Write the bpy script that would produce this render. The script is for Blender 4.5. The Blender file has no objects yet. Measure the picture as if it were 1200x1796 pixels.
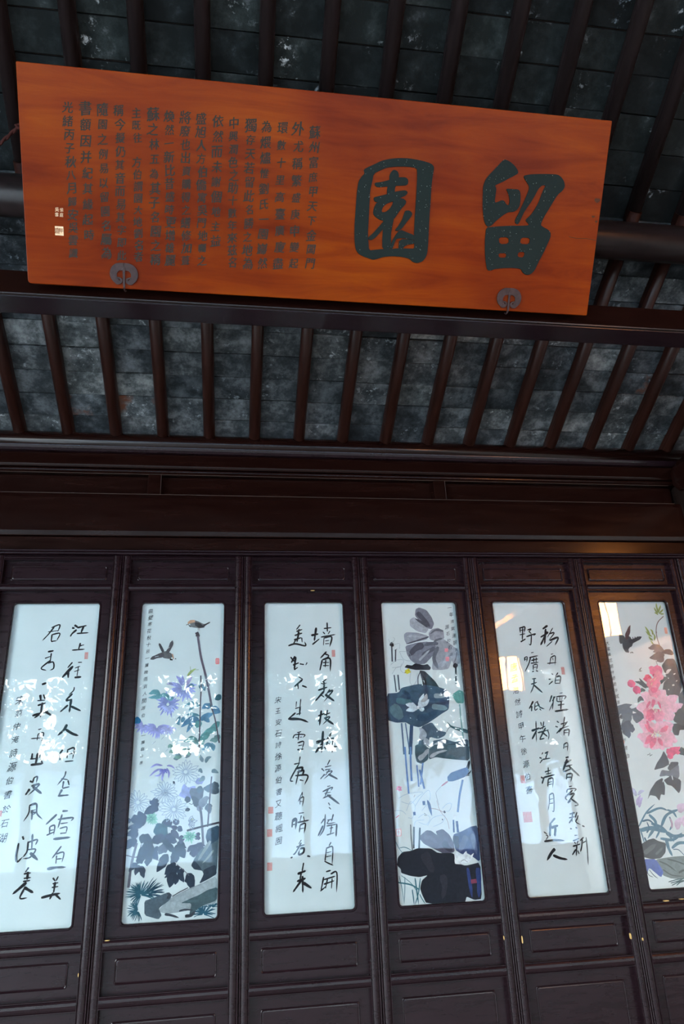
import bpy, bmesh, math, random
from mathutils import Vector, Matrix, noise

random.seed(7)
S = bpy.context.scene
COL = S.collection
ZC = 1.55                                   # eye height above the floor

# ------------------------------------------------------------------ camera
cam = bpy.data.cameras.new('camera'); cam_o = bpy.data.objects.new('camera', cam); COL.objects.link(cam_o)
cam.sensor_fit = 'HORIZONTAL'; cam.sensor_width = 36.0; cam.lens = 1247.22 / 1200 * 36
cam.clip_start = 0.05; cam.clip_end = 200
def view_basis(pitch, roll, yaw):
    fw = Vector((math.sin(yaw)*math.cos(pitch), math.cos(yaw)*math.cos(pitch), math.sin(pitch)))
    r = Vector((math.cos(yaw), -math.sin(yaw), 0)); u = r.cross(fw)
    c, s = math.cos(roll), math.sin(roll)
    return c*r + s*u, -s*r + c*u, fw
_r, _u, _f = view_basis(math.radians(21.92546), math.radians(-2.47205), math.radians(8.88133))
_m = Matrix((_r, _u, -_f)).transposed().to_4x4(); _m.translation = Vector((0, 0, ZC)); cam_o.matrix_world = _m
S.camera = cam_o

# ------------------------------------------------------------------ daylight outside, exposure
EXPOSURE = 1.72
SKY = 9.0
world = bpy.data.worlds.new('daylight'); S.world = world; world.use_nodes = True
nt = world.node_tree; nt.nodes.clear()
wo = nt.nodes.new('ShaderNodeOutputWorld'); bg = nt.nodes.new('ShaderNodeBackground')
tc = nt.nodes.new('ShaderNodeTexCoord'); sx = nt.nodes.new('ShaderNodeSeparateXYZ'); cr = nt.nodes.new('ShaderNodeValToRGB')
cr.color_ramp.elements[0].position = 0.0; cr.color_ramp.elements[0].color = (0.88, 0.97, 1.0, 1)
cr.color_ramp.elements[1].position = 0.9; cr.color_ramp.elements[1].color = (0.70, 0.86, 1.0, 1)
nt.links.new(tc.outputs['Generated'], sx.inputs[0]); nt.links.new(sx.outputs['Z'], cr.inputs[0])
nt.links.new(cr.outputs[0], bg.inputs['Color']); bg.inputs['Strength'].default_value = SKY
nt.links.new(bg.outputs[0], wo.inputs[0])
S.view_settings.view_transform = 'Standard'; S.view_settings.look = 'None'
S.view_settings.gamma = 1.0; S.view_settings.use_curve_mapping = False
S.view_settings.exposure = EXPOSURE
S.cycles.use_denoising = True
S.cycles.max_bounces = 8; S.cycles.diffuse_bounces = 5; S.cycles.transparent_max_bounces = 12
S.cycles.caustics_reflective = False; S.cycles.caustics_refractive = False
S.cycles.sample_clamp_indirect = 12.0
def portal(name, loc, rot, sx_, sy_):
    l = bpy.data.lights.new(name, 'AREA'); l.shape = 'RECTANGLE'; l.size = sx_; l.size_y = sy_
    l.cycles.is_portal = True
    o = bpy.data.objects.new(name, l); COL.objects.link(o); o.location = loc; o.rotation_euler = rot
portal('front_daylight_portal', (0.5, -4.25, 2.1), (math.radians(90), 0, 0), 9.6, 2.7)
portal('side_daylight_portal', (-4.25, -1.25, 2.4), (math.radians(90), 0, math.radians(-90)), 6.1, 4.2)

# ------------------------------------------------------------------ materials
def srgb(c):
    return tuple((v/12.92 if v <= 0.04045 else ((v+0.055)/1.055)**2.4) for v in (x/255 for x in c))
def base(name):
    m = bpy.data.materials.new(name); m.use_nodes = True; n = m.node_tree; n.nodes.clear()
    o = n.nodes.new('ShaderNodeOutputMaterial'); p = n.nodes.new('ShaderNodeBsdfPrincipled')
    n.links.new(p.outputs[0], o.inputs[0]); return m, n, p
def nz(n, scale, detail=4, rough=0.6, vec=None, dist=0.0):
    t = n.nodes.new('ShaderNodeTexNoise'); t.inputs['Scale'].default_value = scale; t.inputs['Detail'].default_value = detail
    t.inputs['Roughness'].default_value = rough; t.inputs['Distortion'].default_value = dist
    if vec: n.links.new(vec, t.inputs['Vector'])
    return t
def ramp(n, fac, stops):
    r = n.nodes.new('ShaderNodeValToRGB'); e = r.color_ramp.elements
    while len(e) < len(stops): e.new(0.5)
    for el, (p, c) in zip(e, stops): el.position = p; el.color = (*c, 1)
    n.links.new(fac, r.inputs[0]); return r
def mixc(n, fac, a, b, mode='MIX'):
    x = n.nodes.new('ShaderNodeMix'); x.data_type = 'RGBA'; x.blend_type = mode
    for s, v in ((0, fac), (6, a), (7, b)):
        if hasattr(v, 'links'): n.links.new(v, x.inputs[s])
        else: x.inputs[s].default_value = v if s == 0 else (*v, 1)
    return x.outputs[2]
def coords(n, scale=(1, 1, 1), rnd=True):
    t = n.nodes.new('ShaderNodeTexCoord'); mp = n.nodes.new('ShaderNodeMapping'); mp.inputs['Scale'].default_value = scale
    n.links.new(t.outputs['Object'], mp.inputs['Vector'])
    oi = n.nodes.new('ShaderNodeObjectInfo')
    if rnd:
        cx = n.nodes.new('ShaderNodeCombineXYZ'); mu = n.nodes.new('ShaderNodeMath'); mu.operation = 'MULTIPLY'; mu.inputs[1].default_value = 97.0
        n.links.new(oi.outputs['Random'], mu.inputs[0])
        for i in range(3): n.links.new(mu.outputs[0], cx.inputs[i])
        n.links.new(cx.outputs[0], mp.inputs['Location'])
    return mp.outputs[0], oi.outputs['Random']
def bump(n, p, h, strength, dist=0.002):
    b = n.nodes.new('ShaderNodeBump'); b.inputs['Strength'].default_value = strength; b.inputs['Distance'].default_value = dist
    n.links.new(h, b.inputs['Height']); n.links.new(b.outputs[0], p.inputs['Normal'])
def lacquer(name, c0, c1, rough, grain=(2, 14, 14), wear=(0.16, 0.07, 0.05), spec=0.5):
    m, n, p = base(name); v, _ = coords(n, grain)
    a = nz(n, 3.0, 6, 0.65, v, 0.4); col = ramp(n, a.outputs[0], [(0.3, c0), (0.7, c1)])
    w = nz(n, 26.0, 3, 0.6, v); wf = ramp(n, w.outputs[0], [(0.76, (0, 0, 0)), (0.84, (1, 1, 1))])
    n.links.new(mixc(n, wf.outputs[0], col.outputs[0], wear), p.inputs['Base Color'])
    rr = n.nodes.new('ShaderNodeMapRange'); rr.inputs['To Min'].default_value = rough - .07; rr.inputs['To Max'].default_value = rough + .12
    n.links.new(a.outputs[0], rr.inputs['Value']); n.links.new(rr.outputs[0], p.inputs['Roughness'])
    p.inputs['Specular IOR Level'].default_value = spec
    bump(n, p, a.outputs[0], 0.05, 0.001); return m
M = {}
M['lacquer'] = lacquer('dark_plum_lacquer', (0.0068, 0.0030, 0.0044), (0.0125, 0.0054, 0.0074), 0.20, spec=0.22)
M['beam'] = lacquer('dark_brown_beam_lacquer', (0.0050, 0.0014, 0.0011), (0.0100, 0.0030, 0.0021), 0.16, (1.0, 9, 9), (0.03, 0.012, 0.008), 0.16)
M['rafter'] = lacquer('reddish_brown_rafter_paint', (0.013, 0.0042, 0.0030), (0.026, 0.0085, 0.0060), 0.30, (10, 1.2, 10), (0.04, 0.018, 0.012), 0.16)
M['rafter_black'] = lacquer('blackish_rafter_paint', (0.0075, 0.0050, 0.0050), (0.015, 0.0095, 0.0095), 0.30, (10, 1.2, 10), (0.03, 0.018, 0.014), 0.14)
M['column'] = lacquer('column_lacquer', (0.010, 0.006, 0.005), (0.018, 0.010, 0.008), 0.35, (8, 8, 1), (0.06, 0.03, 0.02), 0.25)
m, n, p = base('orange_varnished_wood'); v, _ = coords(n, (0.7, 5, 9), False)
a = nz(n, 3.0, 7, 0.62, v, 0.8); b_ = nz(n, 1.3, 3, 0.5, coords(n, (1, 1, 1), False)[0])
c1 = ramp(n, a.outputs[0], [(0.25, (0.095, 0.0105, 0.0003)), (0.5, (0.150, 0.0225, 0.0004)), (0.75, (0.190, 0.038, 0.0006))])
c2 = ramp(n, b_.outputs[0], [(0.36, (0.60, 0.34, 0.60)), (0.50, (0.92, 0.78, 0.9)), (0.64, (1.12, 1.18, 1))])
n.links.new(mixc(n, 0.85, c1.outputs[0], c2.outputs[0], 'MULTIPLY'), p.inputs['Base Color'])
p.inputs['Roughness'].default_value = 0.30; p.inputs['Specular IOR Level'].default_value = 0.06; bump(n, p, a.outputs[0], 0.12, 0.002); M['board'] = m
m, n, p = base('speckled_black_ink'); v, _ = coords(n, (1, 1, 1), False)
vo = n.nodes.new('ShaderNodeTexVoronoi'); vo.inputs['Scale'].default_value = 130; n.links.new(v, vo.inputs['Vector'])
sp = ramp(n, vo.outputs['Distance'], [(0.10, (0.24, 0.28, 0.25)), (0.17, (0.010, 0.015, 0.014))])
gate = nz(n, 60, 2, 0.5, v); gf = ramp(n, gate.outputs[0], [(0.52, (0, 0, 0)), (0.60, (1, 1, 1))])
n.links.new(mixc(n, gf.outputs[0], (0.010, 0.015, 0.014), sp.outputs[0]), p.inputs['Base Color']); p.inputs['Roughness'].default_value = 0.62; p.inputs['Specular IOR Level'].default_value = 0.05; M['bigink'] = m
m, n, p = base('faded_dark_ink'); p.inputs['Base Color'].default_value = (0.022, 0.020, 0.016, 1); p.inputs['Roughness'].default_value = 0.6; p.inputs['Specular IOR Level'].default_value = 0.1; M['smallink'] = m
m, n, p = base('writing_ink'); p.inputs['Base Color'].default_value = (0.020, 0.024, 0.034, 1); p.inputs['Roughness'].default_value = 0.8; M['ink'] = m
m, n, p = base('seal_paste'); v, _ = coords(n, (1, 1, 1), False); a = nz(n, 700, 2, 0.5, v)
r_ = ramp(n, a.outputs[0], [(0.40, (0.80, 0.72, 0.70)), (0.50, (0.78, 0.24, 0.22))]); n.links.new(r_.outputs[0], p.inputs['Base Color']); p.inputs['Roughness'].default_value = 0.8; M['seal'] = m
m, n, p = base('cream_seal_paint'); p.inputs['Base Color'].default_value = (0.62, 0.42, 0.24, 1); p.inputs['Roughness'].default_value = 0.6; M['creamseal'] = m
m, n, p = base('painted_pigment'); at = n.nodes.new('ShaderNodeAttribute'); at.attribute_name = 'Col'
v, _ = coords(n, (1, 1, 1), False); a = nz(n, 55, 5, 0.65, v, 0.6); g = ramp(n, a.outputs[0], [(0.3, (0.84, 0.84, 0.84)), (0.55, (1.12, 1.12, 1.12)), (0.75, (1.4, 1.4, 1.4))])
n.links.new(mixc(n, 1.0, at.outputs['Color'], g.outputs[0], 'MULTIPLY'), p.inputs['Base Color']); p.inputs['Roughness'].default_value = 0.85; M['pigment'] = m
m, n, p = base('rice_paper'); v, _ = coords(n, (1, 1, 1)); a = nz(n, 9, 5, 0.6, v)
r_ = ramp(n, a.outputs[0], [(0.3, (0.80, 0.86, 0.86)), (0.7, (0.86, 0.91, 0.91))]); n.links.new(r_.outputs[0], p.inputs['Base Color']); p.inputs['Roughness'].default_value = 0.9; M['paper'] = m
m = bpy.data.materials.new('clear_glass'); m.use_nodes = True; n = m.node_tree; n.nodes.clear()
o = n.nodes.new('ShaderNodeOutputMaterial'); mx = n.nodes.new('ShaderNodeMixShader'); tr = n.nodes.new('ShaderNodeBsdfTransparent'); gl = n.nodes.new('ShaderNodeBsdfGlossy'); fr = n.nodes.new('ShaderNodeFresnel')
tr.inputs[0].default_value = (0.97, 0.99, 0.985, 1); gl.inputs['Roughness'].default_value = 0.0; gv, _ = coords(n, (1, 1, 1)); ga = nz(n, 7, 2, 0.5, gv); gb = n.nodes.new('ShaderNodeBump'); gb.inputs['Strength'].default_value = 0.10; gb.inputs['Distance'].default_value = 0.004; n.links.new(ga.outputs[0], gb.inputs['Height']); n.links.new(gb.outputs[0], gl.inputs['Normal']); fr.inputs['IOR'].default_value = 1.43
n.links.new(fr.outputs[0], mx.inputs[0]); n.links.new(tr.outputs[0], mx.inputs[1]); n.links.new(gl.outputs[0], mx.inputs[2]); n.links.new(mx.outputs[0], o.inputs[0]); M['glass'] = m
def brick_mat(name, k, rust, painted_shaded=False):
    m, n, p = base(name); v, rnd = coords(n, (1, 1, 1))
    a = nz(n, 9, 9, 0.74, v, 0.0)
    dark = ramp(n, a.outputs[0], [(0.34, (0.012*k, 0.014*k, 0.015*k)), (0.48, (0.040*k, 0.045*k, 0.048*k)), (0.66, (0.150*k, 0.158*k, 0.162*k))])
    if painted_shaded: dark = ramp(n, a.outputs[0], [(0.45, (0.0028, 0.0038, 0.0038)), (0.60, (0.0085, 0.0105, 0.0105)), (0.72, (0.036, 0.040, 0.042))])  # peeling black paint, darkened further for the weaker light on the upper slope
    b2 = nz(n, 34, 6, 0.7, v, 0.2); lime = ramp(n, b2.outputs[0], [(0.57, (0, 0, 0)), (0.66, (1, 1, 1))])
    c3 = nz(n, 5, 2, 0.5, v); gate = ramp(n, c3.outputs[0], [(0.50 + (.06 if painted_shaded else 0), (0, 0, 0)), (0.62 + (.06 if painted_shaded else 0), (1, 1, 1))])
    f = mixc(n, 1.0, lime.outputs[0], gate.outputs[0], 'MULTIPLY')
    col = mixc(n, f, dark.outputs[0], (0.27*k, 0.29*k, 0.30*k))
    sh = ramp(n, rnd, [(0.0, (0.42, 0.46, 0.50)), (0.35, (0.85, 0.88, 0.92)), (0.7, (1.15, 1.15, 1.15)), (1.0, (1.9, 1.88, 1.82))])
    col = mixc(n, 1.0, col, sh.outputs[0], 'MULTIPLY')
    if rust:
        r3 = nz(n, 8, 3, 0.6, v); rg = ramp(n, r3.outputs[0], [(0.55, (0, 0, 0)), (0.66, (1, 1, 1))])
        col = mixc(n, rg.outputs[0], col, (0.10, 0.040, 0.024))
    n.links.new(col, p.inputs['Base Color']); p.inputs['Roughness'].default_value = 0.85; p.inputs['Specular IOR Level'].default_value = 0.12
    bump(n, p, a.outputs[0], 0.5, 0.004); return m
M['brick'] = brick_mat('grey_roof_brick', 0.76, False); M['brick_rust'] = brick_mat('rust_stained_roof_brick', 1.2, True); M['brick_black'] = brick_mat('black_painted_shaded_roof_brick', .8, False, True)
m, n, p = base('wrought_iron'); v, _ = coords(n, (1, 1, 1)); a = nz(n, 60, 4, 0.6, v)
r_ = ramp(n, a.outputs[0], [(0.3, (0.018, 0.009, 0.009)), (0.7, (0.042, 0.022, 0.021))]); n.links.new(r_.outputs[0], p.inputs['Base Color']); p.inputs['Roughness'].default_value = 0.5; p.inputs['Specular IOR Level'].default_value = 0.2; M['iron'] = m
def plain(name, c, rough=0.7, sc=6):
    m, n, p = base(name); v, _ = coords(n, (1, 1, 1), False); a = nz(n, sc, 5, 0.6, v)
    r = ramp(n, a.outputs[0], [(0.3, tuple(x*.75 for x in c)), (0.7, tuple(min(1, x*1.15) for x in c))])
    n.links.new(r.outputs[0], p.inputs['Base Color']); p.inputs['Roughness'].default_value = rough; p.inputs['Specular IOR Level'].default_value = 0.2; return m
M['plaster'] = plain('white_lime_plaster', (0.70, 0.70, 0.67), 0.9); M['soffit'] = plain('roof_board', (0.05, 0.035, 0.03), 0.8)
M['floor'] = plain('grey_square_brick_floor', (0.36, 0.35, 0.34), 0.45, 3); M['court'] = plain('courtyard_paving', (0.42, 0.43, 0.43), 0.8, 2)
M['cord'] = plain('twisted_red_brown_cord', (0.030, 0.0045, 0.003), 0.9, 200); M['knot'] = plain('dark_wood_knot', (0.045, 0.012, 0.004), 0.6, 60); M['worn'] = plain('worn_lacquer_edge', (0.060, 0.040, 0.034), 0.5, 40); M['chip'] = plain('bare_wood_chip', (0.55, 0.36, 0.13), 0.7, 80)
M['leaf'] = plain('garden_foliage', (0.035, 0.095, 0.110), 0.5, 4); M['tinted_wall'] = plain('reflection_tinted_wall', (0.38, 0.50, 0.66), 0.9, 1); M['bark'] = plain('tree_bark', (0.08, 0.06, 0.045), 0.9, 12)  # blue put into foliage and wall colours to tint their reflections in the glass
M['tile'] = plain('dark_coping_tile', (0.05, 0.055, 0.06), 0.7)
m = bpy.data.materials.new('lit_lantern_silk'); m.use_nodes = True; n = m.node_tree; n.nodes.clear()
o = n.nodes.new('ShaderNodeOutputMaterial'); em = n.nodes.new('ShaderNodeEmission'); em.inputs[0].default_value = (1.0, 0.34, 0.075, 1); em.inputs[1].default_value = 32.0
n.links.new(em.outputs[0], o.inputs[0]); M['lamp'] = m

# ------------------------------------------------------------------ mesh helpers
class MB:
    def __init__(s): s.v = []; s.f = []; s.c = []
    def add(s, vs, fs):
        b = len(s.v); s.v += [tuple(x) for x in vs]; s.f += [tuple(b+i for i in f) for f in fs]
    def box(s, x0, x1, y0, y1, z0, z1):
        s.add([(x0,y0,z0),(x1,y0,z0),(x1,y1,z0),(x0,y1,z0),(x0,y0,z1),(x1,y0,z1),(x1,y1,z1),(x0,y1,z1)],
              [(0,3,2,1),(4,5,6,7),(0,1,5,4),(1,2,6,5),(2,3,7,6),(3,0,4,7)])
    def prism(s, prof, axis, a, b):
        """closed 2-D profile extruded along an axis ('x': profile (y,z); 'z': profile (x,y); 'y': profile (x,z))"""
        n = len(prof)
        def pt(q, t): return {'x': (t, q[0], q[1]), 'z': (q[0], q[1], t), 'y': (q[0], t, q[1])}[axis]
        s.add([pt(q, a) for q in prof] + [pt(q, b) for q in prof],
              [tuple(range(n))[::-1], tuple(range(n, 2*n))] + [(i, (i+1) % n, n+(i+1) % n, n+i) for i in range(n)])
    def tube(s, pts, r, seg=8, cap=True):
        rings = []; pts = [Vector(p) for p in pts]; nrm = Vector((0.3, 0.2, 1)).normalized()
        for i, p in enumerate(pts):
            d = (pts[min(i+1, len(pts)-1)] - pts[max(i-1, 0)]).normalized()
            u = d.cross(nrm).normalized(); w = d.cross(u)
            rr = r[i] if isinstance(r, (list, tuple)) else r
            rings.append([p + (u*math.cos(t)+w*math.sin(t))*rr for t in (2*math.pi*k/seg for k in range(seg))])
        b = len(s.v); s.v += [tuple(v) for ring in rings for v in ring]
        for i in range(len(rings)-1):
            for k in range(seg):
                s.f.append((b+i*seg+k, b+i*seg+(k+1) % seg, b+(i+1)*seg+(k+1) % seg, b+(i+1)*seg+k))
        if cap: s.f.append(tuple(b+k for k in range(seg))[::-1]); s.f.append(tuple(b+(len(rings)-1)*seg+k for k in range(seg)))
    def mesh(s, name, mat, fix=True, smooth=False):
        me = bpy.data.meshes.new(name); me.from_pydata(s.v, [], s.f)
        if fix:
            bm = bmesh.new(); bm.from_mesh(me); bmesh.ops.recalc_face_normals(bm, faces=bm.faces); bm.to_mesh(me); bm.free()
        me.materials.append(mat)
        if smooth: me.polygons.foreach_set('use_smooth', [True]*len(me.polygons))
        me.update(); return me
def obj(name, me, parent=None, loc=None, bevel=0, seg=2):
    o = bpy.data.objects.new(name, me); COL.objects.link(o)
    if parent: o.parent = parent
    if loc: o.location = loc
    if bevel:
        b = o.modifiers.new('edge', 'BEVEL'); b.width = bevel; b.segments = seg; b.limit_method = 'ANGLE'; b.angle_limit = math.radians(40)
    return o
def empty(name, loc, label=None, cat=None, group=None, kind=None):
    o = bpy.data.objects.new(name, None); COL.objects.link(o); o.location = loc; tag(o, label, cat, group, kind); return o
def tag(o, label=None, cat=None, group=None, kind=None):
    if label: o['label'] = label
    if cat: o['category'] = cat
    if group: o['group'] = group
    if kind: o['kind'] = kind
    return o
def boxo(name, mat, b, parent=None, bevel=0.004):
    mb = MB(); mb.box(*b); return obj(name, mb.mesh(name, mat), parent, None, bevel)
def arc(cx, cy, r, a0, a1, n):
    return [(cx + r*math.cos(math.radians(a0+(a1-a0)*i/n)), cy + r*math.sin(math.radians(a0+(a1-a0)*i/n))) for i in range(n+1)]
def fill2d(polys, name, thick, mat):
    """flat filled outlines (with holes) given a thickness; lies in local xy, front at z=thick"""
    cu = bpy.data.curves.new(name, 'CURVE'); cu.dimensions = '2D'; cu.fill_mode = 'BOTH'; cu.extrude = thick/2
    for pl in polys:
        sp = cu.splines.new('POLY'); sp.points.add(len(pl)-1)
        for q, p_ in zip(sp.points, pl): q.co = (p_[0], p_[1], 0, 1)
        sp.use_cyclic_u = True
    t = bpy.data.objects.new(name, cu); me = bpy.data.meshes.new_from_object(t); bpy.data.objects.remove(t)
    me.name = name; me.materials.clear(); me.materials.append(mat); return me
def smooth_closed(pl, k=2, c=.22):
    for _ in range(k):
        o = []
        for i in range(len(pl)):
            a = pl[i]; b = pl[(i+1) % len(pl)]
            o += [(a[0]*(1-c)+b[0]*c, a[1]*(1-c)+b[1]*c), (a[0]*c+b[0]*(1-c), a[1]*c+b[1]*(1-c))]
        pl = o
    return pl
def catmull(P, k=5):
    if len(P) < 3: return [Vector(P[0]).lerp(Vector(P[-1]), i/k) for i in range(k+1)]
    P = [Vector(p) for p in P]; Q = [2*P[0]-P[1]] + P + [2*P[-1]-P[-2]]; out = []
    for i in range(1, len(Q)-2):
        a, b, c, d = Q[i-1:i+3]
        for j in range(k):
            t = j/k; out.append(0.5*((2*b)+(-a+c)*t+(2*a-5*b+4*c-d)*t*t+(-a+3*b-3*c+d)*t**3))
    out.append(P[-1]); return out

# ------------------------------------------------------------------ brush work (flat pigment on paper)
class Brush:
    """collects brush marks in paper coordinates (x right, y down, metres); one mesh per call of build"""
    lift = 0
    def __init__(s): s.v = []; s.f = []; s.c = []
    def stroke(s, P, w, col, kind):
        pts = catmull(P, 5 if len(P) > 2 else 7); n = len(pts); Brush.lift += 1; z = 0.0004 + (Brush.lift % 170)*1.4e-5
        b = len(s.v); L = []; 
        seed = Brush.lift*1.7
        for i, p in enumerate(pts):
            t = i/(n-1); d = (pts[min(i+1, n-1)]-pts[max(i-1, 0)]); d = d.normalized() if d.length > 0 else Vector((1, 0)); nn = Vector((-d.y, d.x))
            if kind == 'b': k = (0.62+0.5*math.sin(min(1, t*6)*1.57)-0.35*t + 0.28*noise.noise(Vector((seed, t*2.5, 0)))) * (1 if t < .86 else max(.16, (1-t)/.14))
            elif kind == 'l': k = max(0.04, math.sin(math.pi*min(1, t**0.8*0.97+0.02)))**0.75
            else: k = 1 + .12*noise.noise(Vector((seed, t*5, 0)))
            k = max(k, .05)*w/2
            wob = 0.18*w*noise.noise(Vector((seed+9, t*4, 2))) if kind == 'l' else 0
            s.v += [(p.x+nn.x*(k+wob), -(p.y+nn.y*(k+wob)), z), (p.x-nn.x*(k-wob), -(p.y-nn.y*(k-wob)), z)]
            g = (0.86+0.38*t) if kind == 'l' else 1
            cc = tuple(min(1, x*g) for x in col); c2 = tuple(min(1, x*g*(1.12 if kind == 'l' else 1)) for x in col)
            s.c += [cc, c2]
        for i in range(n-1): s.f.append((b+2*i, b+2*i+1, b+2*i+3, b+2*i+2))
    def poly(s, P, col):
        Brush.lift += 1; z = 0.0004 + (Brush.lift % 170)*1.4e-5; P = smooth_closed(P, 1, .13)
        from mathutils.geometry import tessellate_polygon
        b = len(s.v); s.v += [(x, -y, z) for x, y in P]
        cx = sum(p[0] for p in P)/len(P); cy = sum(p[1] for p in P)/len(P); R = max(1e-6, max(math.hypot(p[0]-cx, p[1]-cy) for p in P))
        for x, y in P:
            g = 0.84+0.36*(math.hypot(x-cx, y-cy)/R) + .12*noise.noise(Vector((x*60, y*60, 1)))
            s.c.append(tuple(min(1, q*g) for q in col))
        s.f += [tuple(b+i for i in t) for t in tessellate_polygon([[Vector((x, y, 0)) for x, y in P]])]
    def build(s, name, mat, parent):
        me = bpy.data.meshes.new(name); me.from_pydata(s.v, [], s.f)
        at = me.color_attributes.new('Col', 'FLOAT_COLOR', 'POINT')
        at.data.foreach_set('color', [q for c in s.c for q in (*c, 1)])
        me.materials.append(mat); return obj(name, me, parent)

# ---- marks measured on the plaque and on the six papers, in tenths of a millimetre
LIU = [[17399, 5464, 17580, 5409, 17786, 5284, 17933, 5127, 17962, 5016, 17796, 4918, 17615, 4820, 17405, 4690, 17192, 4589, 17087, 4525, 17161, 4431, 17150, 4231, 17141, 3929, 17260, 3961, 17412, 4043, 17528, 4015, 17605, 3905, 17706, 3863, 17741, 3987, 17712, 4157, 17639, 4324, 17534, 4450, 17752, 4460, 18026, 4466, 18116, 4387, 18159, 4132, 18157, 3901, 18076, 3751, 17941, 3654, 17748, 3641, 17595, 3558, 17416, 3415, 17239, 3257, 17109, 3103, 16969, 3050, 16845, 3158, 16756, 3398, 16689, 3768, 16657, 4137, 16635, 4477, 16700, 4708, 16839, 4902, 17039, 5114, 17209, 5309, 17308, 5424], [18194, 4963, 18428, 5023, 18747, 5062, 19133, 5092, 19523, 5107, 19698, 5021, 19834, 4859, 19880, 4690, 19795, 4540, 19618, 4382, 19485, 4141, 19326, 3839, 19167, 3536, 19069, 3266, 19177, 3199, 19385, 3125, 19515, 3016, 19536, 2854, 19450, 2611, 19326, 2274, 19169, 1934, 19043, 1594, 18896, 1434, 18734, 1388, 18557, 1474, 18457, 1619, 18107, 1628, 17682, 1587, 17390, 1539, 17266, 1472, 17118, 1472, 17024, 1741, 16940, 2182, 16901, 2621, 16907, 3031, 17130, 3061, 17514, 3116, 17933, 3159, 18322, 3185, 18614, 3220, 18572, 3290, 18458, 3370, 18472, 3444, 18606, 3556, 18773, 3800, 18903, 4070, 18981, 4365, 19065, 4601, 19110, 4690, 18958, 4679, 18814, 4525, 18713, 4287, 18554, 3987, 18387, 3744, 18285, 3504, 18211, 3295, 18139, 3211, 18033, 3283, 18036, 3399, 18142, 3610, 18241, 3878, 18365, 4205, 18459, 4499, 18444, 4626, 18313, 4773, 18212, 4885], [17429, 2700, 17833, 2741, 17875, 2508, 17505, 2454], [18339, 2760, 18717, 2770, 18696, 2532, 18318, 2522], [17491, 2128, 17817, 2148, 17819, 1985, 17525, 1966], [18287, 2223, 18566, 2241, 18525, 2029, 18275, 2043]]
YUAN = [[12020, 4691, 12162, 4782, 12390, 4893, 12675, 5048, 12994, 5139, 13345, 5194, 13701, 5209, 14061, 5184, 14424, 5132, 14610, 5066, 14685, 4964, 14653, 4732, 14627, 4323, 14642, 3776, 14642, 3223, 14657, 2665, 14673, 2101, 14635, 1814, 14494, 1634, 14284, 1558, 14094, 1610, 13995, 1703, 13714, 1757, 13285, 1758, 12953, 1709, 12745, 1625, 12566, 1577, 12381, 1631, 12197, 1675, 11980, 1774, 11865, 1949, 11807, 2336, 11792, 2888, 11806, 3436, 11820, 3979, 11866, 4305, 11974, 4474, 12072, 4562], [12409, 4587, 12666, 4727, 12896, 4839, 13248, 4893, 13662, 4925, 14022, 4913, 14055, 4686, 14071, 4282, 14079, 3598, 14076, 3045, 14097, 2572, 14117, 2320, 14150, 2082, 13937, 2068, 13509, 2055, 13268, 2011, 12904, 1988, 12604, 1941, 12395, 1899, 12351, 2232, 12318, 2425, 12318, 2924, 12315, 3472, 12311, 4015, 12369, 4289]]
YIN = [[13136, 4791, 13318, 4738, 13376, 4554, 13319, 4307, 13239, 4165, 13256, 3922, 12960, 3873, 12944, 4116, 13019, 4338, 13000, 4606], [12458, 4283, 12722, 4329, 13013, 4419, 13362, 4539, 13630, 4560, 13732, 4473, 13723, 4310, 13591, 4267, 13235, 4233, 12880, 4179, 12586, 4130, 12479, 4190], [12459, 3782, 12723, 3856, 13015, 3945, 13366, 4066, 13663, 4115, 13749, 4040, 13677, 3926, 13443, 3827, 13090, 3733, 12678, 3629, 12529, 3619, 12464, 3701], [12588, 3628, 12910, 3733, 13204, 3809, 13563, 3835, 13712, 3737, 13684, 3625, 13531, 3449, 13394, 3247, 13285, 3074, 13135, 3063, 12809, 2985, 12593, 3081, 12465, 3209, 12483, 3402], [12862, 3099, 13282, 3129, 13241, 2849, 13199, 2568, 13240, 1981, 12906, 1960, 12877, 2407, 12889, 2686], [12871, 2962, 12972, 2803, 12804, 2597, 12608, 2361, 12433, 2260, 12308, 2341, 12536, 2551, 12732, 2786], [13685, 3405, 13865, 3423, 13985, 3316, 13914, 3173, 13747, 2967, 13610, 2763, 13466, 2664, 13337, 2688, 13453, 2836, 13588, 3067, 13650, 3265], [13537, 2730, 13833, 2638, 14145, 2547, 14158, 2379, 13849, 2415, 13635, 2429, 13424, 2387, 13372, 2271, 13298, 2013, 13207, 2007, 13251, 2263, 13356, 2494], [13531, 2394, 14065, 2401, 14167, 2267, 13805, 2187, 13664, 2023, 13527, 2014]]
YIN_HOLE = [12979, 3602, 13212, 3701, 13189, 3590, 13081, 3417, 12939, 3298, 12775, 3286, 12837, 3482]
COLS = [(1.0188, 0.5802, 1.02, 0.1304), (0.9587, 0.5864, 0.9577, 0.1266), (0.8993, 0.5851, 0.9001, 0.123), (0.8423, 0.5841, 0.8385, 0.1192), (0.7876, 0.5832, 0.7836, 0.1158), (0.7293, 0.5856, 0.7269, 0.1164), (0.6713, 0.588, 0.6659, 0.1882), (0.6138, 0.5904, 0.6186, 0.1157), (0.5605, 0.5895, 0.5588, 0.1119), (0.5037, 0.5883, 0.5034, 0.1085), (0.4492, 0.5908, 0.4503, 0.1091), (0.3931, 0.5896, 0.3897, 0.1152), (0.3336, 0.5916, 0.3313, 0.1155), (0.2763, 0.5902, 0.2754, 0.1198), (0.2213, 0.589, 0.218, 0.1781), (0.1629, 0.5875, 0.1643, 0.1127)]
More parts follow.
